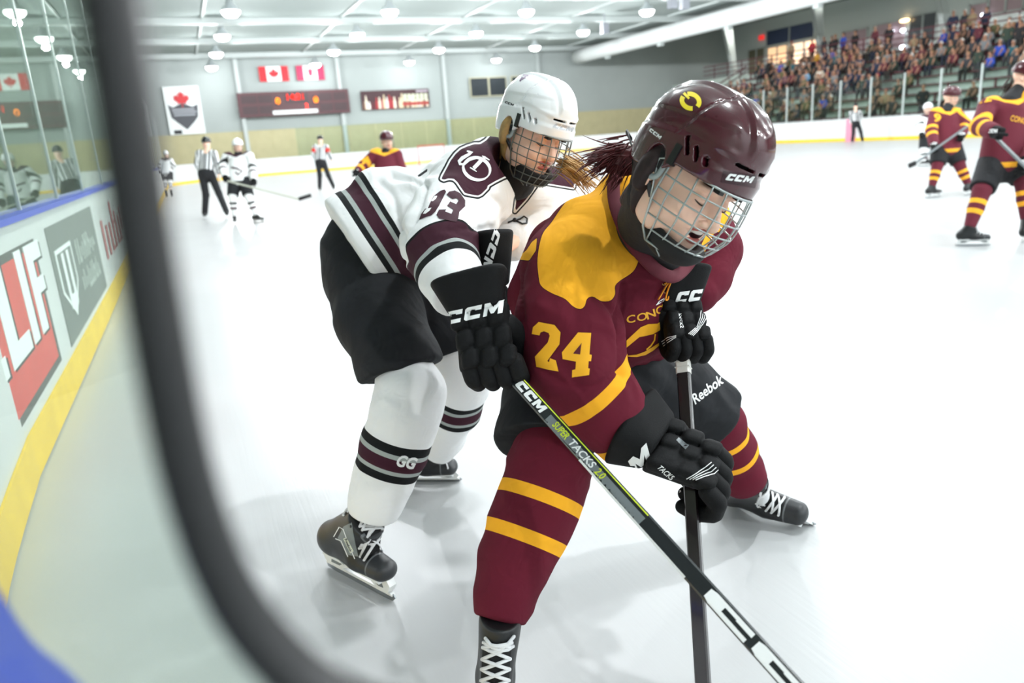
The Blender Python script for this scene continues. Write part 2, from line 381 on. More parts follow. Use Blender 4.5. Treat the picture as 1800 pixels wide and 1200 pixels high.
XL, XR, YE, RC = -.8, 30.8, 52.0, 8.0
ice = MB().box((-4, -8, -.15), (34, 58, 0)).build('floor', ice_mat()); tag(ice, kind='structure')
# walls and ceiling
def sheet_wall(name, lo, hi, axis, m, step=1.0, amp=.02):
    mb = MB(); mb.box(lo, hi); return tag(mb.build(name, m), kind='structure')
sheet_wall('wall_end', (-6, 56.0, 3.0), (50, 56.3, 11), 0, M_wall)
wb = MB(); wb.box((-6, 55.9, -.15), (50, 56.3, 3.0))
for i in range(46): wb.box((-6+i*1.22, 55.88, 0), (-6+i*1.22+.02, 55.9, 3.0))
tag(wb.build('trim_1', M_beige), kind='structure')
tag(box('wall_left', (-6.3, -9, -.2), (-6, 56.3, 11), mat('wall_left', '#77806f', .8, noise=.1, nscale=.5)), kind='structure')
tag(box('wall_back', (-6.3, -9.3, -.2), (50, -9, 11), mat('wall_pale', '#c2c8c8', .8)), kind='structure')  # unseen wall, even pale grey lightened to bounce more fill
tag(box('wall_right', (49.0, -9, -.2), (49.3, 56.3, 11), M_conc), kind='structure')
cm = MB().box((-6.3, -9.3, 7.8), (31.3, 56.3, 8.1)); cm.add([(31.3, -9.3, 7.8), (49.3, -9.3, 9.6), (49.3, 56.3, 9.6), (31.3, 56.3, 7.8), (31.3, -9.3, 8.1), (49.3, -9.3, 9.9), (49.3, 56.3, 9.9), (31.3, 56.3, 8.1)], [(0, 1, 2, 3), (7, 6, 5, 4), (0, 4, 5, 1), (2, 6, 7, 3), (1, 5, 6, 2), (0, 3, 7, 4)])
tag(cm.build('ceiling', M_ceil), kind='structure')
for y in np.arange(1.0, 56, 6.6):           # roof frames across the hall
    o = MB().box((-6, y-.12, 7.52), (31.2, y+.12, 7.8)).box((-6, y-.2, 7.5), (31.2, y+.2, 7.53)).build('trim_2', M_steel)
    tag(o, kind='structure')
for x in np.arange(-4.5, 31, 6.6):
    o = MB().box((x-.05, -9, 7.72), (x+.05, 56, 7.8)).build('trim_3', M_steel); tag(o, kind='structure')
for i, x in enumerate((-1.9, 4.5, 11.3, 19.2, 27.0)):
    o = MB().box((x-.13, 55.62, 0), (x+.13, 55.9, 7.8)).build('wall_column', M_steel)
    tag(o, ['pale steel wall column beside the leaf banner, nearest the rink corner', 'pale steel wall column at the left end of the scoreboard', 'pale steel wall column at the right end of the scoreboard', 'pale steel wall column right of the crowd photo banner', 'pale steel wall column right of the small dark windows'][i], 'column')
# lamps
M_lens = mat('lamp_lens', '#ffffff', .3, emit=14.); M_refl = mat('lamp_housing', '#cfd6d8', .3, .5)
lampk = 0
for (x, y) in LAMP_XY:
    if y < 27: continue
    r = empty('ceiling_lamp', (x, y, 6.95), None, 'ceiling lamp', 'high bay lamps over the ice')
    ring = lambda z, rr: [(x+rr*math.cos(a), y+rr*math.sin(a), z) for a in np.linspace(0, 2*math.pi, 21)[:-1]]
    V = ring(7.0, .37)+ring(7.12, .33)+ring(7.26, .16)+ring(7.42, .14)+ring(7.42, .02); F = [(j*20+i, j*20+(i+1) % 20, (j+1)*20+(i+1) % 20, (j+1)*20+i) for j in range(4) for i in range(20)]
    mk('housing', V, F, M_refl, r); V = ring(7.0, .36)+ring(6.90, .34)+ring(6.80, .22)+[(x, y, 6.77)]
    mk('lens', V, [(j*20+i, j*20+20+i, j*20+20+(i+1) % 20, j*20+(i+1) % 20) for j in (0, 1) for i in range(20)]+[(40+i, 60, 40+(i+1) % 20) for i in range(20)], M_lens, r)
    MB().tube([(x, y, 7.42), (x, y, 7.8)], .02).build('stem', M_steel, r)
    col_n = {2.9: 'far left row', 9.5: 'second row from the left', 16.1: 'third row from the left', 22.8: 'row nearest the air duct'}[x]
    dep = {27.4: 'nearest', 34.1: 'second', 40.7: 'third', 47.3: 'fourth', 54.0: 'farthest'}[y]
    r['label'] = 'glowing high bay lamp, %s in the %s' % (dep, col_n)
# dasher boards with kick plate and rail
def board_run(path, root, thick=.1, zt=1.07, yellow=M_yellow, inner_left=True, cap=M_blue, kick=.2):
    p = [np.array(q, dtype=float) for q in path]; n = len(p); nr = []
    for i in range(n):
        t = p[min(i+1, n-1)]-p[max(i-1, 0)]; t /= np.linalg.norm(t); nr.append(np.array([-t[1], t[0]]))   # outward normal
    def strip(z0, z1, o0, o1):
        V = []; F = []
        for i in range(n):
            for (z, o) in ((z0, o0), (z1, o0), (z1, o1), (z0, o1)): q = p[i]+nr[i]*o; V.append((q[0], q[1], z))
        for i in range(n-1):
            for k in range(4): F.append((i*4+k, i*4+(k+1) % 4, i*4+4+(k+1) % 4, i*4+4+k))
        F += [(0, 1, 2, 3), (n*4-1, n*4-2, n*4-3, n*4-4)]; return V, F
    mk('panel', *strip(0, zt, .0, thick), M_board, root, False); mk('kick_plate', *strip(0.01, kick, -.012, -.001), yellow, root, False)
    mk('cap_rail', *strip(zt, zt+.03, -.03, thick+.03), cap, root, False)
arc = lambda cx, cy, a0, a1, n=14: [(cx+RC*math.cos(a), cy+RC*math.sin(a)) for a in np.radians(np.linspace(a0, a1, n))]
RL = 4.6      # tight near corner in which the camera port sits
near = [tuple(onz(x, y, 1.10)[:2]+np.array([-.027, -.013])) for x, y in ((330, 1420), (250, 1330), (140, 1200), (70, 1115), (0, 1040))]
p0 = np.array(near[-1]); extra = spline([near[0], near[2], near[4], (-.27, .75), (-.52, 1.5), (-.72, 2.4), (-.8, 3.6)], 6)
shift = lambda L_: [(a-.10, b-.0) for a, b in L_]
left_path = [(float(a), float(b)) for a, b in extra] + [(XL, y) for y in (6, 10, 20, 30, 40, YE-RC)]
# near corner: the traced line is the outer edge of the blue rail, the face sits just inside of it
rb = empty('dasher_boards', (XL, 20, 0), 'white dasher boards with adverts and yellow kick plate along the left side', 'rink boards'); board_run(left_path, rb)
rb2 = empty('dasher_boards', (6, YE, 0), 'white curved and straight dasher boards across the far end of the ice', 'rink boards')
board_run([(XL, YE-RC+.01)]+arc(XL+RC, YE-RC, 180, 90)[1:]+[(22.8, YE)]+arc(XR-RC, YE-RC, 90, 0)[1:], rb2, cap=M_board, kick=.16)
rb3 = empty('dasher_boards', (XR, 20, 0), 'white dasher boards in front of the spectator stands', 'rink boards'); board_run([(XR, YE-RC-.01), (XR, 30), (XR, 10), (XR, -6)], rb3, cap=M_board, kick=.16)
# goal line pad of pink at the linesman
q = onx(1495, 250, XR); MB().box((XR-.06, q[1]-.28, 0), (XR-.012, q[1]+.28, 1.07)).build('pink_pad', mat('pink', '#e58fa6', .5), rb3)
# ------- adverts on the left boards, on the face x = XL
M_red = mat('advert_red', '#d4514a', .5, noise=.08, nscale=6); M_grey = mat('advert_grey', '#6f7672', .5, noise=.1, nscale=6); M_white = mat('advert_white', '#e9efee', .5); M_redtxt = mat('advert_crimson', '#a8323a', .5)
def bface(y, z, o=.004): return (XL+o, y, z)
def panel(name, y0, y1, z0, z1, m, parent, o=.003): return MB().box((XL+.0005, y0, z0), (XL+o, y1, z1)).build(name, m, parent)
def on_board(name, polys, m, parent, o=.006):
    mb = MB()
    for pl in polys: mb.prism(pl, lambda u, v, w_: (XL+w_, u, v), .003, o)
    return mb.build(name, m, parent)
yl = lambda x, y: float(onx(x, y, XL)[1])
BL = [(0, 440, 0, 740), (57, 392, 98, 600)]
ya1 = yl(75, 500)
pr_ = panel('advert_panel', 1.9, ya1+.02, .26, .95, mat('advert_edge', '#4c4f4c', .5), rb, .003); pr2 = panel('advert_panel', 1.9, ya1-.05, .30, .91, M_red, rb, .0045); pr_['label'] = 'dark border of the red advert'; pr2['label'] = 'red advert with tall white letters'
def letter_polys(items, dy, dz, z0, z1):
    Lp = {'C': [(0, .12), (.3, 0), (1, 0), (1, .2), (.42, .2), (.32, .3), (.32, .7), (.42, .8), (1, .8), (1, 1), (.3, 1), (0, .88)], 'L': [(0, 0), (1, 0), (1, .2), (.42, .2), (.42, 1), (0, 1)], 'I': [(0, 0), (1, 0), (1, 1), (0, 1)], 'F': [(0, 0), (.42, 0), (.42, .42), (.85, .42), (.85, .6), (.42, .6), (.42, .8), (1, .8), (1, 1), (0, 1)]}
    return [[(a+u*(b-a)+dy, z0+v*(z1-z0)+dz) for u, v in Lp[ch]] for ch, a, b in items]
zt_, zb_ = float(onx(37, 435, XL)[2]), float(onx(67, 597, XL)[2]); yF = (yl(37, 435), yl(65, 430)); yI = (yl(20, 446), yl(32, 442)); wF = yF[1]-yF[0]; gp_ = yF[0]-yI[1]
yL = (yI[0]-gp_-wF, yI[0]-gp_*.6); its = [('F', *yF), ('I', *yI), ('L', *yL), ('C', yL[0]-gp_-wF*1.1, yL[0]-gp_)]
for k_, it in enumerate(its):
    on_board('lettering', letter_polys([it], .035, -.014, zb_, zt_), mat('letter_shadow', '#3c3f3d', .6), rb, .0055); on_board('lettering', letter_polys([it], 0, 0, zb_, zt_), M_white, rb, .0068)
yb0, yb1 = yl(95, 480), yl(172, 430)
gp = panel('advert_panel', yb0, yb1, .24, .97, M_grey, rb); gp['label'] = 'grey advert with a pale shield emblem'
sh = lambda cy, cz, s: [(cy-s, cz+s*.55), (cy+s, cz+s*.55), (cy+s, cz-s*.2), (cy, cz-s*.75), (cy-s, cz-s*.2)]
c_ = yb0+.5; on_board('shield_emblem', [sh(c_, .62, .36)], M_white, rb); on_board('shield_emblem', [sh(c_, .62, .31)], M_grey, rb, .0068)
on_board('shield_emblem', [[(c_-.16, .78), (c_-.06, .78), (c_-.06, .5), (c_+.06, .5), (c_+.06, .78), (c_+.16, .78), (c_+.16, .42), (c_, .38), (c_-.16, .42)]], M_white, rb, .0075)
def scribble(y0, y1, z0, z1, n, seed):
    r = random.Random(seed); out = []
    for i in range(n):
        a = y0+(y1-y0)*(i+.1)/n; b = y0+(y1-y0)*(i+.55)/n; h0 = z0+(z1-z0)*r.choice([0, 0, .2]); h1 = z0+(z1-z0)*r.choice([.6, .75, 1]); out.append([(a, h0), (b, h0), (b, h1), (a, h1)])
        if r.random() < .5: c = y0+(y1-y0)*(i+.95)/n; hh = r.choice([h0, (h0+h1)/2]); out.append([(b, hh), (c, hh), (c, hh+.035), (b, hh+.035)])
    return out
for z0, z1, sd_ in ((.62, .80, 3), (.40, .57, 5)): on_board('worn_lettering', scribble(yb0+1.05, yb1-.25, z0, z1, 10, sd_), mat('advert_pale', '#aeb6b1', .6), rb, .006)
yc = yl(190, 420); on_board('worn_lettering', scribble(yb1+.5, yb1+4.2, .42, .92, 9, 8), mat('advert_crimson_worn', '#b0686a', .6), rb, .006)
# ------- side glass (left): panes in slim posts, mirrors the hall at a grazing angle
M_pane = glass_mat('rink_glass', '#d5e4dc'); M_paneR = glass_mat('rink_glass_far', '#f0f6f3', .6)
sg = empty('side_glass', (XL-.06, 10, 1.1), 'tall clear rink glass standing on the left boards', 'glass')
ysg = [3.7, 4.9, 6.3, 7.9, 9.9, 12.3, 14.7, 17.1, 19.5, 21.9, 24.3, 26.7, 29.1, 31.5, 33.9, 36.3, 38.7, 41.1, 43.5]
for a, b in zip(ysg[:-1], ysg[1:]):
    MB().box((XL-.066, a+.012, 1.10), (XL-.054, b-.012, 3.5)).build('pane', M_pane, sg); MB().box((XL-.075, b-.012, 1.10), (XL-.045, b+.012, 3.5)).build('post', M_alu, sg)
# far-right glass
fg = empty('side_glass', (XR+.06, 20, 1.1), 'clear rink glass in pale posts between the ice and the stands', 'glass')
yr = list(np.arange(-2., 44.1, 1.83))
for i, (a, b) in enumerate(zip(yr[:-1], yr[1:])):
    MB().box((XR+.05, a+.03, 1.1), (XR+.062, b-.03, 2.9)).build('pane', M_paneR, fg); MB().box((XR+.03, b-.035, 1.1), (XR+.09, b+.035, 2.95)).build('post', M_steel, fg)
eg = empty('side_glass', (12, YE+.06, 1.1), 'low clear glass along the far end boards', 'glass')
for k in range(9): MB().box((7.3+k*1.8, YE+.05, 1.1), (7.3+k*1.8+1.76, YE+.062, 2.9)).build('pane', M_paneR, eg)
# ------- things on the end wall
YW = 55.85
def wpt(x, y, Y=YW): return ony(x, y, Y)
def wbox(name, tl, br, m, parent=None, y0=YW, th=.05):
    a = wpt(*tl, y0); b = wpt(*br, y0); return MB().box((a[0], y0-th, b[2]), (b[0], y0, a[2])).build(name, m, parent)
wb_ = lambda x0, z0, x1, z1, y, m, name, parent, th=.02: MB().box((x0, y-th, z0), (x1, y, z1)).build(name, m, parent)
sb = empty('scoreboard', (8, 55.6, 4.6), 'wide dark maroon scoreboard with red and amber digits on the end wall', 'scoreboard')
M_sb = mat('scoreboard_body', '#4a2026', .5); M_sbd = mat('scoreboard_panel', '#33171c', .5); M_amb = mat('digit_amber', '#ff8a1e', .5, emit=5.); M_redd = mat('digit_red', '#ff2a12', .5, emit=5.)
wb_(4.25, 3.85, 11.8, 5.45, 55.6, M_sb, 'cabinet', sb, .2)
for x0, x1 in ((4.5, 5.5), (5.6, 6.5), (9.7, 10.6), (10.7, 11.6)):
    for z0 in (4.05, 4.75): wb_(x0, z0, x1, z0+.5, 55.39, M_sbd, 'display_panel', sb)
def digit(s, x, z, w_, h, m, y=55.36): text_plane('digit', s, (x, y, z), (1, 0, 0), (0, 0, 1), w_, h, m, sb, bold=.03)
for x in (6.72, 9.3): wb_(x-.04, 4.55, x+.36, 5.12, 55.38, M_sbd, 'display_panel', sb); digit('0', x, 4.6, .32, .46, M_amb)
wb_(7.4, 4.68, 8.95, 5.32, 55.38, M_sbd, 'display_panel', sb); digit('14:21', 7.5, 4.85, 1.15, .42, M_redd); digit('2', 8.7, 4.3, .16, .3, M_redd)
wb_(6.45, 3.95, 9.5, 4.2, 55.38, M_white, 'name_strip', sb)
def flag(name, x0, z0, w_, h, red, label, leaf=True):
    f = empty(name, (x0, 55.8, z0), label, 'flag'); wb_(x0, z0, x0+w_, z0+h, 55.82, M_white, 'cloth', f, .02)
    wb_(x0, z0, x0+w_*.25, z0+h, 55.795, red, 'side_band', f, .01); wb_(x0+w_*.75, z0, x0+w_, z0+h, 55.795, red, 'side_band', f, .01)
    if leaf: leaf_shape(x0+w_/2, z0+h*.5, h*.38, red, f, 55.79, 'maple_leaf')
    else: MB().prism([(x0+w_*.42, z0+h*.75), (x0+w_*.58, z0+h*.75), (x0+w_*.58, z0+h*.4), (x0+w_*.5, z0+h*.2), (x0+w_*.42, z0+h*.4)], lambda u, v, ww: (u, ww, v), 55.78, 55.79).build('shield_emblem', red, f)
def leaf_shape(cx, cz, s, m, parent, y, name):
    h = [(0, 1), (.17, .62), (.38, .74), (.30, .28), (.55, .52), (.62, .36), (.92, .40), (.80, .12), (.95, 0), (.48, -.38), (.54, -.56), (.06, -.48), (.05, -1), (-.05, -1)]
    h += [(-u, v) for u, v in h[-3:0:-1]]
    V = [(cx+u*s, y-.01, cz+v*s) for u, v in h]; n = len(V); V += [(cx+u*s, y, cz+v*s) for u, v in h]
    V += [(cx, y-.01, cz)]; F = [(i, (i+1) % n, 2*n) for i in range(n)] + [(i, n+i, n+(i+1) % n, (i+1) % n) for i in range(n)]
    return mk(name, V, F, m, parent, False)
flag('wall_flag', 5.95, 6.15, 1.95, .98, mat('flag_red', '#d0202c', .6), 'red and white maple leaf flag hung above the scoreboard')
flag('wall_flag', 8.45, 6.15, 1.9, .98, mat('flag_crimson', '#b0204e', .6), 'crimson and white flag with small shield above the scoreboard', False)
lb = empty('hanging_banner', (.75, 55.8, 4), 'white square banner with red leaf over a grey shield', 'banner')
wb_(-.28, 3.0, 1.95, 6.05, 55.82, M_white, 'cloth', lb)
MB().prism([(-.1, 4.9), (.2, 4.75), (.8, 5.0), (1.4, 4.75), (1.75, 4.9), (1.65, 4.1), (1.4, 3.8), (.85, 3.3), (.3, 3.8), (0., 4.1)], lambda u, v, ww: (u, ww, v), 55.78, 55.797).build('shield_emblem', mat('banner_grey', '#4a4c52', .6), lb)
leaf_shape(.8, 5.25, .55, mat('banner_red', '#c23237', .6), lb, 55.775, 'maple_leaf')
[wb_(.1+.04*k, zz, 1.5+.1*(k % 2), zz+.09, 55.78, mat('banner_script', '#a9adb4', .6), 'worn_lettering', lb, .012) for k, zz in enumerate((4.55, 4.38, 4.2))]; wb_(0., 3.05, .5, 3.3, 55.795, M_dark, 'corner_mark', lb, .01)
pb = empty('wall_banner', (15, 55.8, 4.5), 'long wall banner printed with a crowd of players in red and white', 'banner')
wb_(12.75, 3.95, 17.9, 5.28, 55.82, mat('banner_maroon', '#3c1f24', .6), 'cloth', pb)
for k in range(26):
    x = 12.85+k*.19+random.uniform(-.03, .03); h = random.uniform(.5, 1.05); c = random.choice(['#e8ddc8', '#a03338', '#d9c9a8', '#5b2a30', '#e9e3dc', '#7a5b4a'])
    MB().prism([(x, 4.0), (x+.2, 4.0), (x+.19, 4.0+h*.6), (x+.14, 4.0+h*.75), (x+.14, 4.0+h), (x+.05, 4.0+h), (x+.05, 4.0+h*.75), (x, 4.0+h*.6)], lambda u, v, ww: (u, ww, v), 55.78-k*.0003, 55.797).build('printed_figure', mat('print'+c, c, .7), pb)
[wb_(15.9+.32*k, 4.45, 16.15+.32*k, 4.95, 55.76, mat('banner_cream', '#c8ccb4', .6), 'printed_block', pb) for k in range(6)]; wb_(15.8, 4.15, 17.8, 4.38, 55.76, mat('banner_redstrip', '#a34038', .6), 'printed_strip', pb); wb_(16.9, 5.05, 17.8, 5.2, 55.76, mat('banner_lilac', '#a59aa4', .6), 'printed_strip', pb)
for i, (x0, x1) in enumerate(((21.3, 22.7), (22.85, 24.2), (24.75, 26.1))):
    wd = empty('window_%d' % (i+1), (x0, 55.8, 4.6)); tag(wd, kind='structure'); wb_(x0-.08, 4.5, x1+.08, 5.95, 55.84, mat('window_frame', '#b9b79c', .6), 'window_frame', wd, .06); wb_(x0, 4.58, x1, 5.87, 55.77, mat('window_dark', '#30363a', .12), 'pane', wd, .02)
# ------- stands on the right
ROWS = [(32.2+i*.86, .75+i*.44) for i in range(9)]
for i, (x, z) in enumerate(ROWS):
    st = empty('stand_row', (x, 20, 0), '%s concrete seating row of the stands, counted up from the ice' % ['first', 'second', 'third', 'fourth', 'fifth', 'sixth', 'seventh', 'eighth', 'ninth'][i], 'seating row', 'seating rows of the stand')
    MB().box((x, -8, -.1), (x+.858, 46.5, z)).build('step', M_conc, st); b = MB().box((x+.42, -8, z+.38), (x+.8, 46.0, z+.44))
    for yy in np.arange(-7, 46, 2.4): b.box((x+.5, yy, z), (x+.58, yy+.08, z+.38))
    b.build('bench', M_maroonseat, st)
st = empty('concourse', (42, 25, 0), 'raised concrete concourse with maroon railing and end stair behind the seating', 'platform')
XC = ROWS[-1][0]+.9; ZC = 4.75
MB().box((XC, -8, -.1), (45.9, 56, ZC)).build('concourse_deck', M_conc, st)
rl = MB()
for yy in np.arange(-7, 52, 1.6): rl.box((XC+.1, yy, ZC), (XC+.15, yy+.05, ZC+1.0))
for zz in (.35, .68, 1.0): rl.box((XC+.1, -8, ZC+zz-.03), (XC+.15, 52, ZC+zz+.03))
rl.build('railing', M_maroonseat, st)
stair = MB()
for k in range(9): stair.box((32.4+k*.86, 47.0, -.1), (49, 49.6, .55+k*.42))
stair.build('end_stair', M_conc, st); hr = MB().tube([(32.4, 47.0, 1.7), (40.2, 47.0, 5.3)], .05).tube([(32.4, 47.0, 1.3), (40.2, 47.0, 4.9)], .04)
for k in range(8): hr.tube([(32.6+k, 47.0, .6+k*.46), (32.6+k, 47.0, 1.75+k*.46)], .03)
hr.build('stair_railing', M_maroonseat, st)
# back wall of the concourse, with glazed openings
XB = 46.0
M_fas = mat('fascia', '#c6cdcb', .7); M_warm = mat('lit_room', '#f3c79a', .6, emit=1.0); M_warm2 = mat('lit_room_pink', '#9a858a', .6, emit=.12); M_navy = mat('navy_sign', '#36415e', .6); M_brown = mat('door_brown', '#6e6a58', .7)
bw = empty('concourse_wall', (XB, 30, ZC), 'grey back wall of the concourse above the stands', 'wall'); MB().box((XB, -8, ZC), (XB+.3, 56, 9.7)).build('wall_panel', M_fas, bw)
def xopen(name, tl, br, m, label=None, cat=None, x=XB-.02, fr=None, group=None):
    a = onx(*tl, x); b = onx(*br, x); y0, y1 = sorted((a[1], b[1])); z0, z1 = sorted((a[2], b[2]))
    r = empty(name, (x, (y0+y1)/2, z0), label, cat, group)
    MB().box((x-.02, y0, z0), (x, y1, z1)).build('pane' if 'window' in name else 'panel', m, r)
    f = MB(); t = .07
    for lo, hi in (((y0, z0), (y1, z0+t)), ((y0, z1-t), (y1, z1)), ((y0, z0), (y0+t, z1)), ((y1-t, z0), (y1, z1))): f.box((x-.09, lo[0], lo[1]), (x-.021, hi[0], hi[1]))
    if y1-y0 > 2: f.box((x-.09, (y0+y1)/2-.05, z0), (x-.021, (y0+y1)/2+.05, z1))
    f.build('frame', fr or M_steel, r); return r
M_winR = mat('window_dusk', '#4c5054', .2, emit=.08)
xopen('lit_window', (1350, 84), (1384, 112), M_warm, 'warm lit room window under the navy sign, left pane', 'window'); xopen('lit_window', (1392, 76), (1436, 108), mat('lit_room_b', '#f7d8bb', .6, emit=1.3), 'bright warm lit room window under the navy sign, right pane', 'window')
xopen('navy_sign', (1348, 54), (1432, 66), M_navy, 'long navy blue sign band above the warm window', 'sign')
xopen('brown_door', (1316, 88), (1344, 134), M_brown, 'brown door left of the warm lit window', 'door')
xopen('lit_window', (1117, 126), (1147, 156), mat('orange_room', '#eda65e', .6, emit=.8), 'small orange lit window at the far end of the concourse', 'window')
for tl, br, l in (((1196, 108), (1216, 145), 'dark window with a bar lamp, leftmost of three on the concourse'), ((1222, 102), (1245, 142), 'dark window with an orange glow, middle of three on the concourse'), ((1248, 98), (1274, 140), 'dark window with a round lamp, rightmost of three on the concourse')): xopen('concourse_window', tl, br, M_winR, l, 'window')
for tl, br, l in (((1482, 56), (1524, 90), 'dark glazed opening left of the bright doorway'), ((1536, 44), (1592, 84), 'bright doorway with ceiling lamps behind the standing crowd'), ((1600, 28), (1645, 70), 'dark glazed opening beside the slanted column'), ((1705, 8), (1735, 40), 'dark glazed opening near the pink lit corner'), ((1742, -30), (1800, 16), 'pink lit opening in the top right corner')):
    xopen('concourse_window', tl, br, M_warm2 if ('bright' in l or 'pink' in l) else M_winR, l, 'window')
M_glow = mat('glow_warm', '#ffd9a0', .5, emit=6.); M_glowc = mat('glow_cool', '#eaf2ff', .5, emit=9.)
for (x, y, w_, h, m, l) in ((1205, 117, .9, .16, M_glow, 'glowing bar lamp in the left dark window'), (1266, 102, .5, .25, M_glow, 'round warm lamp in the right dark window'), (1425, 79, .7, .2, M_glow, 'warm ceiling lamp inside the lit room'), (1590, 36, .8, .25, M_glow, 'warm lamp over the bright doorway'), (1567, 55, .4, .28, M_glowc, 'cool white lamp, left of a pair behind the crowd'), (1587, 54, .4, .28, M_glowc, 'cool white lamp, right of a pair behind the crowd'), (1586, 83, .4, .28, M_glowc, 'cool white lamp low behind the crowd'), (1728, 26, .3, .2, M_glowc, 'small cool lamp near the top right'), (1650, 84, .22, .2, M_glowc, 'small cool lamp beside the slanted column')):
    q = onx(x, y, XB-.3); o = MB().ball(q, (.06, w_/2, h/2), 10).build('wall_lamp', m, None, True); tag(o, l, 'lamp')
for (x, y) in ((1338, 66), (1103, 114)):
    q = onx(x, y, XB-.12); o = MB().box((XB-.15, q[1]-.28, q[2]-.18), (XB-.05, q[1]+.28, q[2]+.18)).build('exit_sign', mat('exit_red', '#e0322e', .5, emit=1.), None); tag(o, 'small red exit sign %s' % ('beside the navy sign' if x > 1200 else 'above the small orange window'), 'sign')
# slanted frame columns and the big duct
for i, (xt, yt, xb, yb_) in enumerate(((1650, -10, 1663, 95), (1430, 0, 1444, 110), (1275, 50, 1291, 140), (1153, 72, 1168, 158), (975, 95, 980, 150))):
    a = onx(xt, yt, 40.6); b = onx(xb, yb_, 41.6); b[1] = a[1]; mb = MB()
    ZT = 8.6; ex = a + (a-b)*((ZT-a[2])/(a[2]-b[2])) if a[2] < ZT else a
    mb.prism([(ex[0]-.25, ex[2]), (ex[0]+.6, ex[2]), (b[0]+.18, 4.76 if i < 4 else 1.0), (b[0]-.12, 4.76 if i < 4 else 1.0)], lambda u, v, ww: (u, ww, v), a[1]-.16, a[1]+.16)
    tag(mb.build('frame_column', M_steel), ['slanted pale steel column rising out of the crowd, nearest the camera', 'slanted pale steel column right of the warm lit window', 'slanted pale steel column right of the three dark windows', 'slanted pale steel column beside the small orange window', 'slanted pale steel column at the far end by the end wall'][i], 'column')
du = MB().tube([(29.6, y, 7.02) for y in np.arange(-8, 55.5, 2)], 0.50, 20); dm = du.build('air_duct', mat('duct_white', '#d5dad9', .45), None, True); tag(dm, 'long round white air duct hung lengthwise beside the stands', 'duct')
db = MB().box((31.0, -8, 6.9), (31.25, 56, 7.8)); tag(db.build('bulkhead_beam', M_steel), 'deep pale beam running lengthwise above the side boards', 'beam')
for k, yy in enumerate(np.arange(3, 52, 6.6)):
    o = MB().box((29.45, yy, 6.36), (29.75, yy+.35, 6.525)).build('air_vent', M_steel, dm)
# speakers hanging near the duct
for (x, y) in ((1063, 50), (1182, 4), (1203, 6)):
    q = onz(x, y, 7.0); o = MB().obox(q, np.eye(3), (.2, .15, .28)).box((q[0]-.02, q[1]-.02, 7.2), (q[0]+.02, q[1]+.02, 7.8)).build('hanging_speaker', mat('speaker_grey', '#7c8087', .6)); tag(o, 'grey loudspeaker hanging from the ceiling, %s' % {1063: 'farthest, left of the duct', 1182: 'left of the nearer pair', 1203: 'right of the nearer pair'}[x], 'speaker')
# goal net at the far end
gn = empty('goal_net', (15.3, 48.5, 0), 'red framed hockey goal with white net at the far end', 'goal'); M_gred = mat('goal_red', '#c8343a', .4)
gx, gy = 15.3, 48.3; MB().tube(spline([(gx-.9, gy, 0), (gx-.9, gy, 1.2), (gx+.9, gy, 1.2), (gx+.9, gy, 0)], 1), .035).build('goal_frame', M_gred, gn)
net = MB()
for k in range(13): t = -.9+k*.15; net.tube([(gx+t, gy, 1.2), (gx+t*.9, gy+.5, 1.1), (gx+t*.8, gy+1.0, 0)], .008, 4)
for k in range(7): zz = .1+k*.16; net.tube([(gx-.9, gy, zz), (gx-.75, gy+.9-zz*.4, zz), (gx+.75, gy+.9-zz*.4, zz), (gx+.9, gy, zz)], .008, 4)
net.build('netting', M_white, gn)
# ================================================================== figure building helpers
def unit(v): v = np.asarray(v, dtype=float); return v/np.linalg.norm(v)
def frame_fu(F, U):
    """rows: forward, left, up from rough forward and up"""
    F = unit(F); U = np.asarray(U, dtype=float); U = unit(U - F*(U@F)); return np.array([F, np.cross(U, F), U])
def cvec(r, u, t): return CX*r + CY*u - FW*t          # a direction told as right, up and towards the lens
def chain(p, nodes, k=.02, flat=None, fk=1.0):
    d = None
    for (a, b) in zip(nodes[:-1], nodes[1:]):
        e = s_cone(p, a[0], b[0], a[1], b[1], flat, fk); d = e if d is None else smin(d, e, k)
    return d
def nd(x, y, d, rpx): return (P(x, y, d), rpx*d/FPX)
M_skin = mat('skin', '#fbcfb9', .5, noise=.05, nscale=30, spec=.35, bands=[('lip', -1, 0, '#b8655c'), ('mouth', -1, 0, '#3a1214'), ('brow', -1, 0, '#5d3a2c'), ('cheek', -1, -.5, '#d98f7c')])
M_skin.node_tree.nodes['Principled BSDF'].inputs['Subsurface Weight'].default_value = .12; M_skin.node_tree.nodes['Principled BSDF'].inputs['Subsurface Radius'].default_value = (.01, .004, .002)
M_teeth = mat('teeth', '#f1ece2', .25); M_lash = mat('lash', '#2a1a16', .7)
M_cloth_black = mat('cloth_black', '#1c1d21', .85, wrk=.3, noise=.12, nscale=20, bump=.4, bscale=900)
M_glove = mat('glove_black', '#0b0c0e', .75, noise=.15, nscale=25, bump=.35, bscale=500, spec=.25)
M_palm = mat('palm_black', '#0e0e10', .85); M_whitep = mat('print_white', '#eef0f0', .6); M_lace = mat('lace_white', '#dfe0e2', .8)
M_boot = mat('boot_black', '#17191b', .4, noise=.15, nscale=40, bump=.2, bscale=600, bands=[('fx', .236, 1, '#2b2d30'), ('fx', .231, .236, '#6a6e70'), ('fz', 0, .070, '#54585a')]); M_bootg = mat('boot_grey', '#7d8484', .4, noise=.1, nscale=40)
M_holder = mat('holder_white', '#eceeee', .3); M_blade = mat('blade_steel', '#a9adb0', .2, .9); M_toe = mat('toe_cap', '#222427', .35, noise=.2, nscale=60)
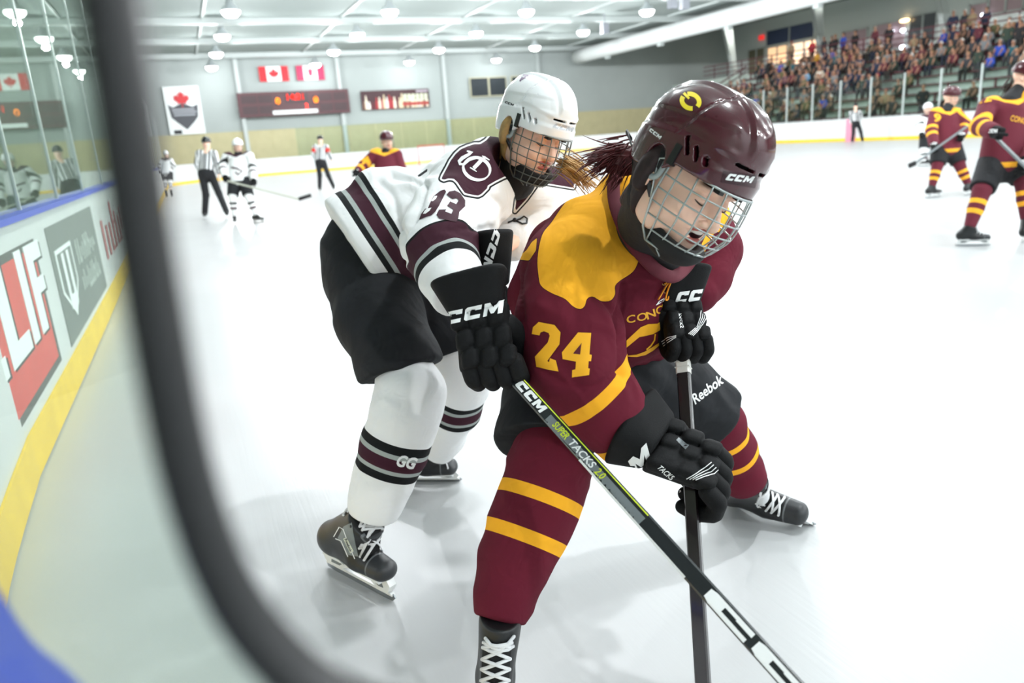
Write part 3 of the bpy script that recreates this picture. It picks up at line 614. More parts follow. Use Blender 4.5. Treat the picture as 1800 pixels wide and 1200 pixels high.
def head_fn(R, C0, s=1.0, smile=0.0, neck=None, zc=-.0755):
    """skull, jaw and features around C0; R rows forward, left, up"""
    def w(x, y, z): return C0 + s*(R[0]*x+R[1]*y+R[2]*z)
    def fn(p):
        d = s_ell(p, w(-.012, 0, .025), R, (.098*s, .076*s, .098*s))
        d = smin(d, s_ell(p, w(.030, 0, -.045), R, (.060*s, .057*s, .072*s)), .035*s)           # face block
        d = smin(d, s_ell(p, w(.052, 0, -.098), R, (.030*s, .028*s, .022*s)), .030*s)           # chin
        for q in (-1, 1):
            d = smin(d, s_ell(p, w(.055, .036*q, -.048), R, (.026*s, .024*s, .022*s)), .022*s)   # cheek
            d = smin(d, s_ell(p, w(.015, .052*q, -.070), R, (.036*s, .014*s, .030*s)), .03*s)    # jaw
            d = smax(d, -s_ell(p, w(.094, .031*q, -.012), R, (.019*s, .019*s, .0125*s)), .014*s)  # eye socket
            d = smin(d, s_ell(p, w(.0735, .031*q, -.0145), R, (.0135*s, .0155*s, .0115*s)), .004*s)  # eye under its lid
            d = smin(d, s_ell(p, w(.082, .030*q, .006), R, (.012*s, .022*s, .0065*s)), .012*s)  # brow ridge
            d = smin(d, s_ell(p, w(-.012, .078*q, -.018), R, (.017*s, .008*s, .030*s)), .006*s)   # ear
        d = smin(d, s_cone(p, w(.086, 0, .0), w(.106, 0, -.046), .0065*s, .0115*s), .012*s)      # nose
        for q in (-1, 1): d = smin(d, s_ell(p, w(.094, .011*q, -.050), R, (.010*s, .0075*s, .007*s)), .005*s)
        d = smin(d, s_ell(p, w(.083, 0, zc+.005), R, (.014*s, .024*s, .0055*s)), .006*s)
        d = smin(d, s_ell(p, w(.080, 0, zc-.009-.006*smile), R, (.014*s, .021*s, .0065*s)), .006*s)
        if smile > 0: d = smax(d, -s_ell(p, w(.096, 0, zc-.001-.003*smile), R, (.020*s, .0215*s, .0045*s+.0055*smile*s)), .003*s)
        else: d = smax(d, -s_ell(p, w(.100, 0, zc-.002), R, (.012*s, .018*s, .0022*s)), .003*s)
        d = smin(d, s_cone(p, w(-.025, 0, -.05), w(-.045, 0, -.15) if neck is None else neck, .050*s, .054*s), .02*s)       # neck
        return d
    def attrs(V):
        V = V.astype(np.float32)
        q = (V-C0) @ R.T / s; x, y, z = q.T
        lip = np.minimum(s_ell(V, w(.088, 0, zc+.005), R, (.02*s, .0245*s, .0055*s)), s_ell(V, w(.086, 0, zc-.0095-.006*smile), R, (.02*s, .0205*s, .0062*s)))
        mouth = s_ell(V, w(.078, 0, zc-.001-.003*smile), R, (.012*s, .0225*s, (.0045+.0055*smile)*s)) if smile > 0 else s_ell(V, w(.084, 0, zc-.0022), R, (.009*s, .019*s, .0016*s))
        brow = np.minimum(*[s_ell(V, w(.088, .031*k, .0125), R, (.02*s, .021*s, .0028*s)) for k in (-1, 1)])
        return {'lip': lip/.01, 'mouth': mouth/.01, 'brow': brow/.01, 'cheek': np.ones(len(V))}
    return fn, attrs, w
def nape_hair(hfn, w, R, s, m, parent):
    fn = lambda p: smax(smax(hfn(p)-.007, s_plane(p, w(.002, 0, -.02), R[0]+R[2]*-.15), .012), -s_plane(p, w(0, 0, -.115), R[2]), .01)
    lo, hi = bounds([w(-.04, 0, -.03)], .15); V, F = surf(fn, lo, hi, .004, 1); V = V + grad(hfn, V.astype(np.float32))*(.0015*folds(V, R[2], 90, 2.))[:, None]
    return mk('hair_cap', V, F, m, parent)
def lashes(w, R, s, parent):
    mb = MB()
    for q in (-1, 1):
        pts = [w(.0885-.008*abs(t)**2-.0018, .031*q+.0145*t, -.0225+.0045*t*t) for t in np.linspace(-1, 1, 9)]; mb.tube(pts, [.0006*s, .0011*s, .0013*s, .0014*s, .0014*s, .0014*s, .0014*s, .0012*s, .0006*s], 6)
    mb.build('eyelashes', M_lash, parent, True)
def helmet(parent, H0, R, s, mshell, mdark):
    """H0 centre of the shell, R rows forward, left, up"""
    def w(x, y, z): return H0 + s*(R[0]*x+R[1]*y+R[2]*z)
    def loc(p): q = (p-H0.astype(np.float32)) @ R.T.astype(np.float32) / s; return q[..., 0], q[..., 1], q[..., 2]
    L = lambda x, a, b: np.clip((x-a)/(b-a), 0, 1)
    def fn(p):
        x, y, z = loc(p); ay = np.abs(y)
        zz = np.where(z > 0, z/.128, z/.21); r = (np.abs(x/.148)**2.25 + np.abs(y/.113)**2.25 + np.abs(zz)**2.25)**(1/2.25)
        d = (r-1)*.118
        ridge = (1-L(ay, .034, .044))*L(z, .03, .06); d = d - .0065*ridge                                  # raised crown
        plate = L(x - .25*z + .0, .012, .018)*L(z - .28*(ay), -.0, .012)*L(.20-ay-.0*z, .08, .1); d = d - .004*plate       # front shell over rear shell
        side = L(z-.18*x, .012, .022)*(1-L(z-.18*x, .052, .062))*L(ay, .05, .065); d = d + .0035*side*(1-plate*.4)   # recessed side channel
        brim = L(x, .05, .09)*(1-L(z, -.008, .004)); d = d - .005*brim
        groove = np.abs(x-.25*z-.006) < .0016; d = d + .0022*groove*(z > .015)
        inner = (((x/.134)**2+(y/.100)**2+(zz*.128/.114)**2)**.5-1)*.11
        d = np.maximum(d, -inner)
        cut_ = np.where(x > .045, -.038, np.where(x > .0, -.038-(.045-x)*.85, -.076)) ; cut_ = cut_ - .012*L(-x, .03, .12)
        d = smax(d, (cut_-z)*.7, .004)
        d = smax(d, -s_ell(np.stack([x, ay, z], -1), (-.008, .112, -.052), np.eye(3), (.026, .03, .032)), .003)  # ear hole
        q = np.stack([x, ay, z], -1)
        for (cx_, cy_, cz_, hx, hz, tl) in ((.048, .104, .006, .0045, .020, .62), (.074, .094, .001, .0045, .016, .62), (.097, .084, -.003, .0045, .010, .62), (-.07, .09, .072, .019, .0055, .1), (.052, .10, .070, .016, .0035, .15)):
            Rr = np.array([[math.cos(tl), 0, math.sin(tl)], [0, 1, 0], [-math.sin(tl), 0, math.cos(tl)]]); d = np.maximum(d, -s_box(q, (cx_, cy_, cz_), Rr, (hx, .028, hz), .002)) if cz_ < .05 else np.maximum(d, -np.maximum(s_box(q, (cx_, cy_, cz_), Rr, (hx, .1, hz), .002), -(-d-.005)))
        d = np.maximum(d, -s_box(q, (.145, .030, .020), np.eye(3), (.03, .0225, .0035), .002))     # front slot
        for cx_ in (-.01, -.045): d = np.maximum(d, -s_box(q, (cx_, .0, .135), np.eye(3), (.011, .006, .02), .002))
        return d*s
    lo, hi = bounds([H0], .20*s); V, F = surf(fn, lo, hi, .0034*s, 2)
    x, y, z = loc(V.astype(np.float32)); ay = np.abs(y); zz = np.where(z > 0, z/.128, z/.21); r = (np.abs(x/.148)**2.25 + np.abs(y/.113)**2.25 + np.abs(zz)**2.25)**(1/2.25)
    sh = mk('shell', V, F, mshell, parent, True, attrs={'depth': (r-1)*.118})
    for q in (-1, 1):       # clear ear loops, hinge block and side clip
        c = w(-.008, .100*q, -.052); ring = [w(-.008+.026*math.copysign(abs(math.cos(a))**.6, math.cos(a)), .101*q, -.050+.036*math.copysign(abs(math.sin(a))**.6, math.sin(a))) for a in np.linspace(0, 2*math.pi, 33)[:-1]]
        ear = MB(); ear.tube(ring, (.0045*s, .0075*s), 6, True, flat=R[1])
        ear.build('ear_guard', mdark['clear'], parent, True)
    for q in (-1, 1):
        MB().ball(w(-.010, .094*q, -.050), (.027*s, .013*s, .036*s), 14, R=R).build('ear_pad', mdark['liner'], parent, True); MB().obox(w(.035, .108*q, -.022), R, (.008*s, .006*s, .022*s)).build('side_clip', mdark['black'], parent); MB().obox(w(.118, .035*q, -.040), R, (.012*s, .008*s, .009*s)).build('front_clip', mdark['black'], parent)
        MB().tube([w(-.02, .103*q, -.03), w(-.01, .102*q, -.09), w(.02, .085*q, -.125), w(.05, .05*q, -.155)], (.0018*s, .008*s), 6, flat=R[1]).build('chin_strap', mdark['black'], parent, True)
    lf = lambda p: smax(s_ell(p, w(-.010, 0, .0), R, (.128*s, .099*s, .111*s)), -s_plane(p, w(0, 0, -.022), R[2]-R[0]*.02), .01)
    lo, hi = bounds([H0], .16*s); V, F = surf(lf, lo, hi, .008*s, 2); mk('liner', V, F, mdark['liner'], parent)
    return sh, w
def cage(parent, w, R, s, m, rw=.0016, D=.150, fwd=0.):
    """wire face cage: hoops from temple to temple, uprights from brow to chin"""
    def S(phi, t):       # phi across -1..1, t down 0..1
        a = phi*math.radians(86); z = -.036 - D*t; xx = .160 + fwd*t + .008*math.sin(math.pi*min(t*1.15, 1)) - .028*max(0, t-.55)/.45 - .012*max(0, t-.8)/.2
        yy = .098 + .002*math.sin(math.pi*t) - .034*max(0, t-.45)/.55
        e = .85; cx_, sx = math.cos(a), math.sin(a)
        x = xx*abs(cx_)**e - .0*(1-cx_); y = yy*math.copysign(abs(sx)**e, sx)
        x = x + .012*(1-cx_)*(1 if t < .5 else 1+.0*(t-.5))
        return w(x, y, z - .010*cx_*(1-t)*0 + .020*abs(phi)**2*(.2-t)*-.0)
    mb = MB(); r = rw*s
    ts = [0, .17, .34, .51, .68, .84, 1.0]
    for t in ts:
        lim = 1.0 if t < .84 else .9; rr = r*1.35 if t in (0, 1.0) else r
        mb.tube([S(p_, t) for p_ in np.linspace(-lim, lim, 33)], rr, 7)
    for p_ in (-.88, -.68, -.48, -.28, -.09, .09, .28, .48, .68, .88): mb.tube([S(p_, t) for t in np.linspace(0, 1, 15)], r, 7)
    for q in (-1, 1): mb.tube([S(q, t) for t in np.linspace(0, .86, 10)]+[S(q*.9, 1)], r*1.5, 7)
    for q in (-1, 1): mb.tube([S(q, 0), w(.02, .106*q, -.036), w(.0, .104*q, -.045), w(.006, .100*q, -.075), S(q, .6)], r*1.3, 7)
    for k in range(-3, 4):  # lower criss-cross under the chin
        mb.tube([S(k*.2-.1, 1.0), w(.085+fwd, .015*k, -.05-D)], r, 6)
    return mb.build('wire_cage', m, parent, True)
def chin_cup(parent, w, R, s, m):
    fn = lambda p: np.maximum(s_ell(p, w(.052, 0, -.098), R, (.064*s, .055*s, .044*s)), -s_ell(p, w(.040, 0, -.080), R, (.060*s, .050*s, .042*s)))
    def f2(p): return smax(fn(p), s_plane(p, w(.06, 0, -.088), R[2]+R[0]*.25), .004)
    lo, hi = bounds([w(.05, 0, -.1)], .085*s); V, F = surf(f2, lo, hi, .004*s, 2); return mk('chin_cup', V, F, m, parent)
def glove(parent, C0, a, b, s_, size=1.0, m=None, cuff_bend=None, thumb=1, name='glove', mcuff=None, palm=None, gap=.017, cuff_len=.13, cw=1.0):
    """C0 point on the shaft in the middle of the grip; a wrist-to-knuckle, b out of the back of the hand, s_ along the shaft from index to little finger"""
    m = m or M_glove; a = unit(a); b = np.asarray(b, dtype=float); b = unit(b-a*(a@b)); s_ = unit(np.asarray(s_, dtype=float)); k = size
    side = np.cross(a, b); side = side if side@s_ > 0 else -side; side = unit(side*.5+s_*.5)
    g = empty(name, C0); g.parent = parent; g.location = Vector(C0) - parent_loc(parent); Rg = np.array([a, side, b])
    Q = lambda x, y, z: C0 + k*(a*x+side*y+b*z)
    ca = unit(cuff_bend) if cuff_bend is not None else a
    def hand(p):
        d = s_box(p, Q(-.025, 0, .036), Rg, (.055*k, .050*k, .020*k), .016*k)
        for i, y in enumerate((-.034, 0, .034)):       # back rolls
            for j, x in enumerate((-.06, -.022, .014)): d = smin(d, s_box(p, Q(x, y, .049), Rg, (.0185*k, .0165*k, .017*k), .012*k), .003)
        return d
    def put(nm, f, c, rr, mt, h=.004, par=g):
        lo, hi = bounds([c], rr*k*max(cw, 1)); V, F = surf(f, lo, hi, h*k, 2); return mk(nm, V, F, mt, par)
    put('back_pad', hand, Q(-.02, 0, .04), .13, m)
    W0 = Q(-.075, 0, .036); Rc = frame_fu(ca, b); cc = W0 - ca*k*cuff_len*.5
    def cuff(p):
        q = (p-cc.astype(np.float32)) @ Rc.T.astype(np.float32)/k; t = np.clip((-q[..., 0]+cuff_len*.5)/cuff_len, 0, 1); hy = (.050+.026*t)*cw; hz = (.034+.018*t)*cw
        dy = np.abs(q[..., 1])/hy; dz = np.abs(q[..., 2])/hz; r = (dy**3.2+dz**3.2)**(1/3.2); d = (r-1)*hz
        d = smax(d, np.abs(q[..., 0])-cuff_len*.5, .012); ins = (r-.80)*hz; d = np.maximum(d, -np.maximum(ins, -(-q[..., 0]-.02)*1.0)); return d*k
    co_ = put('cuff', cuff, cc, .125, mcuff or m)
    fing = MB(); pts_all = []
    for i, y in enumerate((-.042, -.014, .014, .042)):
        L_ = (.93, 1., .97, .86)[i]; pts = [Q(.022, y, .042), Q(.022+.030*L_, y, .030), Q(.034+.024*L_, y*.97, -.002), Q(.030*L_+.004, y*.95, -.026), Q(.0, y*.95, -.030)]
        rr = [.0165*k, .0170*k, .0155*k, .0145*k, .013*k]
        def ff(p, pts=pts, rr=rr):
            d = None
            for j in range(4):
                A, B = pts[j], pts[j+1]; e = s_cone(p, A*.9+B*.1, A*.12+B*.88, rr[j], rr[j+1]*1.02); d = e if d is None else smin(d, e, .0015)
            return d
        lo, hi = bounds(pts, .03*k); V, F = surf(ff, lo, hi, .0036*k, 2); mk('finger', V, F, m, g)
    tp = [Q(-.045, -.046*thumb, .028), Q(-.030, -.058*thumb, .004), Q(-.005, -.048*thumb, -.020), Q(.018, -.030*thumb, -.032)]; tr_ = [.022*k, .0205*k, .018*k, .0145*k]
    def tf(p):
        d = None
        for j in range(3):
            e = s_cone(p, tp[j], tp[j+1]*.9+tp[j]*.1, tr_[j], tr_[j+1]); d = e if d is None else smin(d, e, .003)
        return d
    lo, hi = bounds(tp, .035*k); V, F = surf(tf, lo, hi, .004*k, 2); mk('thumb', V, F, m, g)
    pf = lambda p: s_box(p, Q(-.03, 0, .018), Rg, (.05*k, .045*k, .010*k), .008*k)
    put('palm', pf, Q(-.03, 0, .018), .09, palm or M_palm, .005)
    return g, co_, W0 - ca*k*cuff_len
def skate(parent, heel, toe, upv, ankle, s=1.0, mb_=None, stripe=None, laces=True, shaft_r=.052, fine=True, msk=None, nl=7):
    """heel and toe: blade ends on the ice, ankle: middle of the boot collar"""
    heel, toe, ankle = map(lambda v: np.asarray(v, dtype=float), (heel, toe, ankle)); Lb = np.linalg.norm(toe-heel); f = unit(toe-heel); R = frame_fu(f, upv); u = R[2]; l = R[1]; k = Lb/.29
    k = k*s; Q = lambda x, y, z: heel + f*x*k + l*y*k + u*z*k
    g = empty('skate', heel); g.parent = parent; g.location = Vector(heel)-parent_loc(parent)
    au = ankle
    def fn(p):
        d = s_cone(p, Q(.035, 0, .105), Q(.17, 0, .092), .040*k, .036*k, l, .88); d = smin(d, s_cone(p, Q(.17, 0, .092), Q(.265, 0, .085), .037*k, .030*k, l, 1.25), .02*k)
        d = smin(d, s_cone(p, Q(.05, 0, .115), au-u*.02*k, .048*k, shaft_r*k, l, .9), .03*k)
        d = smin(d, s_cone(p, Q(.13, 0, .105), au+f*.025*k, .037*k, (shaft_r-.008)*k, l, .9), .03*k)
        d = smax(d, -s_plane(p, Q(0, 0, .062), u), .008*k)
        d = smax(d, s_plane(p, au, unit(au-Q(.07, 0, .1))), .006*k)
        return d
    lo, hi = bounds([heel, toe, Q(0, 0, .1), Q(.3, 0, .13), au], .09*k); V, F = surf(fn, lo, hi, (.0042 if fine else .009)*k, 2)
    q = (V-heel) @ R.T / k
    bt = mk('boot', V, F, mb_ or M_boot, g, attrs={'fx': q[:, 0], 'fz': q[:, 2], 'fq': q[:, 2]-.9*np.maximum(.06-q[:, 0]*.3, 0)-q[:, 0]*.12})
    hold = MB()
    side = [(.005, .066), (.285, .066), (.296, .05), (.285, .030), (.262, .026), (.235, .030), (.205, .045), (.165, .049), (.125, .046), (.09, .034), (.06, .026), (.012, .026), (-.002, .040)]
    fnp = lambda a_, b_, c_: Q(a_, c_, b_)
    hold.prism([(x, z) for x, z in side if True], fnp, -.012, .012); hold.prism([(.0, .026), (.288, .026), (.294, .018), (-.004, .018)], fnp, -.006, .006)
    hold.prism([(.02, .064), (.12, .064), (.10, .072), (.02, .072)], fnp, -.030, .030); hold.prism([(.17, .064), (.28, .064), (.27, .070), (.17, .070)], fnp, -.034, .034)
    # windows of the holder
    MB().prism([(.035, .036), (.075, .038), (.095, .052), (.04, .054)], fnp, -.0135, .0135).build('holder_window', mat('holder_gap', '#6f7678', .5), g); win = MB().prism([(.215, .048), (.25, .038), (.268, .040), (.262, .054), (.222, .056)], fnp, -.0135, .0135)
    hold.build('blade_holder', M_holder, g); win.build('holder_window', mat('holder_gap', '#6f7678', .5), g)
    MB().prism([(-.008, .022), (.296, .022), (.302, .014), (.29, .002), (.26, .0), (.03, .0), (-.004, .004)], fnp, -.0018, .0018).build('blade', M_blade, g)
    if laces:
        # find the instep ridge by shooting down on the boot, then lace across it
        b = bvh_of(bt); base = unit(au-Q(.09, 0, .115)); lc = MB(); tg = []
        def hit(o, d):
            h = b.ray_cast(Vector(o), Vector(d)); return np.array(h[0]) if h[0] is not None else None
        fr = [Q(.20, 0, .12)]; N_ = nl*2; path = []
        A0 = Q(.205, 0, .10); B0 = au + f*.0; rows_ = []
        for i in range(nl+1):
            t = i/nl; c = A0*(1-t)+ (B0-unit(B0-A0)*.0)*t if False else None
        prof = [Q(.218, 0, .110), Q(.185, 0, .128), Q(.15, 0, .14), au*.35+Q(.135, 0, .15)*.65, au*.7+Q(.125, 0, .15)*.3, au*.97+Q(.08, 0, .12)*.03+f*.03*k]
        sp = spline(prof, 10); cum = np.cumsum([0]+[np.linalg.norm(sp[i+1]-sp[i]) for i in range(len(sp)-1)]); tot = cum[-1]
        for i in range(nl+1):
            t = tot*i/nl; j = min(np.searchsorted(cum, t), len(sp)-1); c = sp[j]; tg_ = unit(sp[min(j+1, len(sp)-1)]-sp[max(j-1, 0)]); nrm = np.cross(l, tg_); nrm = nrm if nrm@(f+u) > 0 else -nrm
            row = []
            for hw_ in (.031, .026, .021, .016):
                row = []
                for y in np.linspace(-hw_, hw_, 7):
                    o = c + nrm*.12*k + l*y*k; h = hit(o, -nrm); row.append(h + nrm*.003*k if h is not None and np.linalg.norm(h-c) < .12*k else None)
                if all(r is not None for r in row): break
            if all(r is not None for r in row): rows_.append(row)
        nr_ = len(rows_)
        if nr_ >= 2:
            V = [r + 0 for row in rows_ for r in row]; F = [(i*7+j, i*7+j+1, i*7+7+j+1, i*7+7+j) for i in range(nr_-1) for j in range(6)]; mk('tongue', V, F, mat('tongue_black', '#0f1012', .8), g)
            off = unit(f+u)*.004*k
            for i in range(nr_-1):
                a_, b2 = rows_[i], rows_[i+1]
                for (st_, en) in ((0, 6), (6, 0)):
                    pts = [(a_[j]*(1-abs(j-st_)/6)+b2[j]*(abs(j-st_)/6)) + off*(1+.9*math.sin(math.pi*abs(j-st_)/6)) for j in (range(7) if st_ == 0 else range(6, -1, -1))]
                    lc.tube(pts, (.0012*k, .0042*k), 6, flat=unit(f+u))
            for j in range(0, nr_):
                for e in (0, 6): lc.ball(rows_[j][e]+off*.4, .0038*k, 8)
            lc.build('laces', M_lace, g, True)
    return g, bt, Q
def stick(name, A, B, wid, th, m, label, parent=None, bladedir=None, taper=None, mtape=None, tape_len=.0, flat=None):
    r = empty(name, A, label, 'hockey stick'); A = np.asarray(A, dtype=float); B = np.asarray(B, dtype=float); d = unit(B-A)
    fl = flat if flat is not None else (CX); mb = MB(); fl = unit(np.asarray(fl)-d*(np.asarray(fl)@d)); v = np.cross(d, fl)
    def rect(p, a, b, c=.22): return [p+fl*a*x+v*b*y for x, y in ((1, 1-c*1.5), (1-c, 1), (-1+c, 1), (-1, 1-c*1.5), (-1, -1+c*1.5), (-1+c, -1), (1-c, -1), (1, -1+c*1.5))]
    n = 8; V = rect(A, wid/2, th/2)+rect(B, wid/2, th/2); mb.add(V, [(i, (i+1) % n, n+(i+1) % n, n+i) for i in range(n)]+[tuple(range(n-1, -1, -1)), tuple(range(n, 2*n))])
    sh = mb.build('shaft', m, r)
    if tape_len > 0:
        t = MB(); C1 = A + d*tape_len; V = rect(A-d*.004, wid/2+.002, th/2+.002)+rect(C1, wid/2+.0015, th/2+.0015); t.add(V, [(i, (i+1) % n, n+(i+1) % n, n+i) for i in range(n)]+[tuple(range(n-1, -1, -1)), tuple(range(n, 2*n))])
        nn = max(2, int(tape_len/.014))
        for k in range(nn): t.tube([A+d*(tape_len*k/nn)+fl*(wid/2+.002)*x+v*(th/2+.002)*y for x, y in ((1, 1), (-1, 1), (-1, -1), (1, -1))], .0014, 5, True)
        t.build('grip_tape', mtape or M_whitep, r)
    return r, sh, d, fl, v
def stroke(pts, ws):
    """a polyline of varying width as a list of quads"""
    pts = [np.array(p, dtype=float) for p in pts]; L_, R_ = [], []
    for i, p in enumerate(pts):
        t = pts[min(i+1, len(pts)-1)]-pts[max(i-1, 0)]; t /= np.linalg.norm(t)+1e-9; n = np.array([-t[1], t[0]]); w_ = ws[i] if isinstance(ws, (list, tuple)) else ws
        L_.append(p+n*w_/2); R_.append(p-n*w_/2)
    return [[tuple(L_[i]), tuple(L_[i+1]), tuple(R_[i+1]), tuple(R_[i])] for i in range(len(pts)-1)]
# ================================================================== the player in maroon and gold
MARO, GOLD = '#651a2c', '#ffb52b'
M_jm = mat('jersey_maroon', MARO, .85, wrk=.35, wsc=11, noise=.10, nscale=10, bump=.5, bscale=1400, spec=.2, bands=[('yoke', -999, 0, GOLD), ('yoke', 0, 1.2, '#3d0f1b'), ('arm_band', 0, .033, GOLD), ('arm_band', .128, .160, GOLD), ('arm_band', -.0, .0, GOLD), ('left_band', .055, .08, GOLD), ('back_band', 0, .02, GOLD)])
M_gold = mat('twill_gold', '#ffb81f', .75, noise=.05, nscale=20, bump=.3, bscale=1500); M_goldt = mat('thread_gold', '#e8a92c', .7)
M_collar = mat('collar_maroon', '#5b1526', .8, bump=.4, bscale=1200)
M_sockm = mat('sock_maroon', '#641a2c', .9, wrk=.25, noise=.08, nscale=14, bump=.5, bscale=1300, spec=.2, bands=[('ring', 0, .030, GOLD), ('ring', .095, .125, GOLD)])
M_pants = mat('pants_black', '#1a1c20', .8, wrk=.45, wsc=9, noise=.12, nscale=12, bump=.4, bscale=700, spec=.3)
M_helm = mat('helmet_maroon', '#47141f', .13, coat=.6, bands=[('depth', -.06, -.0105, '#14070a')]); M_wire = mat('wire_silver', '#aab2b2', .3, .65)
M_wired = mat('wire_dark', '#6f726e', .35, .7)
M_clear = mat('clear_plastic', '#9aa3a5', .15, spec=.6); M_clip = mat('clip_black', '#121316', .4); M_liner = mat('foam_black', '#141416', .8)
M_yel = mat('print_yellow', '#f2dc2e', .5); M_fluo = mat('print_lime', '#c9d82a', .5)
P24 = empty('hockey_player', onz(1010, 1150), 'player in maroon and gold jersey number 24 bending forward with lowered head', 'person')
A_ = np.asarray
# ---- head
R24 = frame_fu(cvec(.50, -.59, .63), cvec(.44, .78, .42)); H24 = P(1232, 264, 1.43); s24 = .905; f24 = 1.13
hm = empty('helmet', H24, None); hm.parent = P24; hm.location = Vector(H24)-parent_loc(P24)
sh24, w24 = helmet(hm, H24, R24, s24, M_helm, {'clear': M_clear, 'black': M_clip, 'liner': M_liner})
C24 = H24 + R24[0]*-.002 - R24[2]*.052
hf, ha, hw = head_fn(R24, C24, f24, 1.0, P(1142, 368, 1.60), -.068)
# joints
pelv = P(1045, 650, 2.02); chest = P(1108, 462, 1.83); neckb = P(1150, 395, 1.76)
shR, elR, wrR = P(1003, 470, 1.72), P(1006, 640, 1.67), P(1098, 762, 1.70)
shL, elL, wrL = P(1228, 395, 1.93), P(1240, 450, 1.95), P(1222, 520, 1.86)
hiR, knR, anR = P(975, 680, 1.93), P(958, 835, 1.76), P(880, 1075, 1.67)
hiL, knL, anL = P(1110, 660, 2.06), P(1252, 730, 2.13), P(1309, 842, 2.31)
HR = P(1200, 842, 1.70); HL = P(1206, 568, 1.80)
def body24(p):
    d = hf(p)
    d = smin(d, s_cone(p, P(1138, 372, 1.62), neckb*.6+chest*.4, .040, .06), .03)
    d = smin(d, chain(p, [(chest, .10), (pelv, .11)], .03, shL-shR, 1.25), .04)
    for a, b, c, r in ((shR, elR, wrR, .045), (shL, elL, wrL, .045), (hiR, knR, anR, .065), (hiL, knL, anL, .06)):
        d = smin(d, s_cone(p, a, b, r, r*.85), .03); d = smin(d, s_cone(p, b, c, r*.8, r*.45), .02)
    d = smin(d, s_cone(p, chest, shR, .08, .05), .04); d = smin(d, s_cone(p, chest, shL, .08, .05), .04)
    return d
lo, hi = bounds([hw(.0, 0, -.03)], .15); V, F = surf(hf, lo, hi, .0024, 3)
def cut_head(V, F, c, n):          # keep the finely sampled head above a plane through the neck
    side = (V-c)@n; F = F[(side[F] > 0).all(1)]; return V, F
lo2, hi2 = bounds([pelv, anR, anL, shR, shL, wrR, hw(0, 0, .1), elL], .15)
def body_mesh(name, bf, hfn, hattr, w, R, lo, hi, hlo, hhi, parent):
    """one continuous skin: coarse body, the head region sampled finely by remapping onto the same function"""
    V, F = surf(bf, lo, hi, .012, 2)
    Vh, Fh = surf(bf, hlo, hhi, .0026, 3)
    c = w(-.035, 0, -.125); n = R[2]
    inb = ((V > hlo+.012) & (V < hhi-.012)).all(1); F = F[~inb[F].all(1)]
    V2 = np.concatenate([V, Vh]); F2 = np.concatenate([F, Fh+len(V)])
    at = hattr(V2)
    return mk(name, V2, F2, M_skin, parent, True, attrs=at)
body24m = body_mesh('body', body24, hf, ha, hw, R24, lo2, hi2, lo, hi, P24)
lashes(hw, R24, f24, body24m)
tee = MB(); tee.tube([hw(.0895-.35*abs(t)**2*.03, .019*t, -.067+.001*t*t) for t in np.linspace(-1, 1, 9)], (.0048, .003), 8, flat=R24[2]); tee.build('teeth', M_teeth, body24m, True)
cage24 = cage(hm, w24, R24, s24, M_wire, .0019, .172, .0); chin24 = chin_cup(hm, hw, R24, f24, M_liner)
# crown ridge marks and logos
bh = bvh_of(sh24)
lay('logo', flat_mesh(stroke([(1203+20*1.0*math.cos(a), 178-17*math.sin(a)) for a in np.radians(np.linspace(100, -20, 12))], 9) + stroke([(1213+14.5*math.cos(a), 178-15*math.sin(a)) for a in np.radians(np.linspace(100, -15, 12))], 0.1), 4), bh, M_yel, hm, .0006) if False else None
def ring_logo(cx, cy, rx, ry, rot, w_, a0, a1):
    c, s = math.cos(rot), math.sin(rot); return stroke([(cx+rx*math.cos(a)*c-ry*math.sin(a)*s, cy+rx*math.cos(a)*s+ry*math.sin(a)*c) for a in np.radians(np.linspace(a0, a1, 14))], w_)
lay('crown_logo', flat_mesh(ring_logo(1214, 178, 15.5, 12.5, .35, 8, -128, 22)+ring_logo(1214, 178, 15.5, 12.5, .35, 8, 60, 195)+[[(1200, 165), (1204, 162), (1213, 172), (1210, 175)]], 4), bh, M_yel, hm, .0006)
lay_polys('brand_mark', ccm_polys(), bh, M_whitep, hm, 4, .0007, quad=[(1141, 230), (1161, 246), (1164, 240), (1143, 224)])
lay_polys('brand_plate', [[(1271, 300), (1333, 308), (1327, 331), (1266, 320)]], bh, mat('plate_maroon', '#33101a', .2), hm, 4, .0005)
lay_polys('brand_mark', ccm_polys(), bh, M_whitep, hm, 4, .0012, quad=[(1274, 316), (1323, 322), (1327, 310), (1279, 305)])
# ---- hair tied in a loose tail
def hair_tail(parent, root, dirs, n, m, spread, length, rad=.0016, seed=1):
    r = random.Random(seed); mb = MB()
    for i in range(n):
        d = A_(dirs[0])*(1-r.random()*.6)+A_(dirs[1])*r.random()*1.1; d = unit(d); ln = length*r.uniform(.45, 1.); o = A_(root)+cvec(r.gauss(0, spread), r.gauss(0, spread), r.gauss(0, spread))
        sag = A_((0, 0, -1.))*ln*r.uniform(.05, .45); cur = cvec(r.gauss(0, .12), r.gauss(0, .12), r.gauss(0, .12))*ln
        pts = [o+d*ln*t+cur*t*t+sag*t*t for t in np.linspace(0, 1, 6)]; mb.tube(pts, [rad, rad*1.15, rad, rad*.8, rad*.55, rad*.15], 4, caps=False)
    return mb.build('hair', m, parent, True)
M_hairr = mat('hair_dark_red', '#5c1f22', .5, noise=.4, nscale=60); M_hairb = mat('hair_blonde', '#b08a52', .5, noise=.25, nscale=60)
bun = lambda p: smin(s_cone(p, P(1125, 285, 1.56), P(1097, 280, 1.57), .030, .032), s_cone(p, P(1097, 278, 1.57), P(1066, 262, 1.58), .028, .012), .02) + .006*folds(p, cvec(1, .1, 0), 60, 3.)
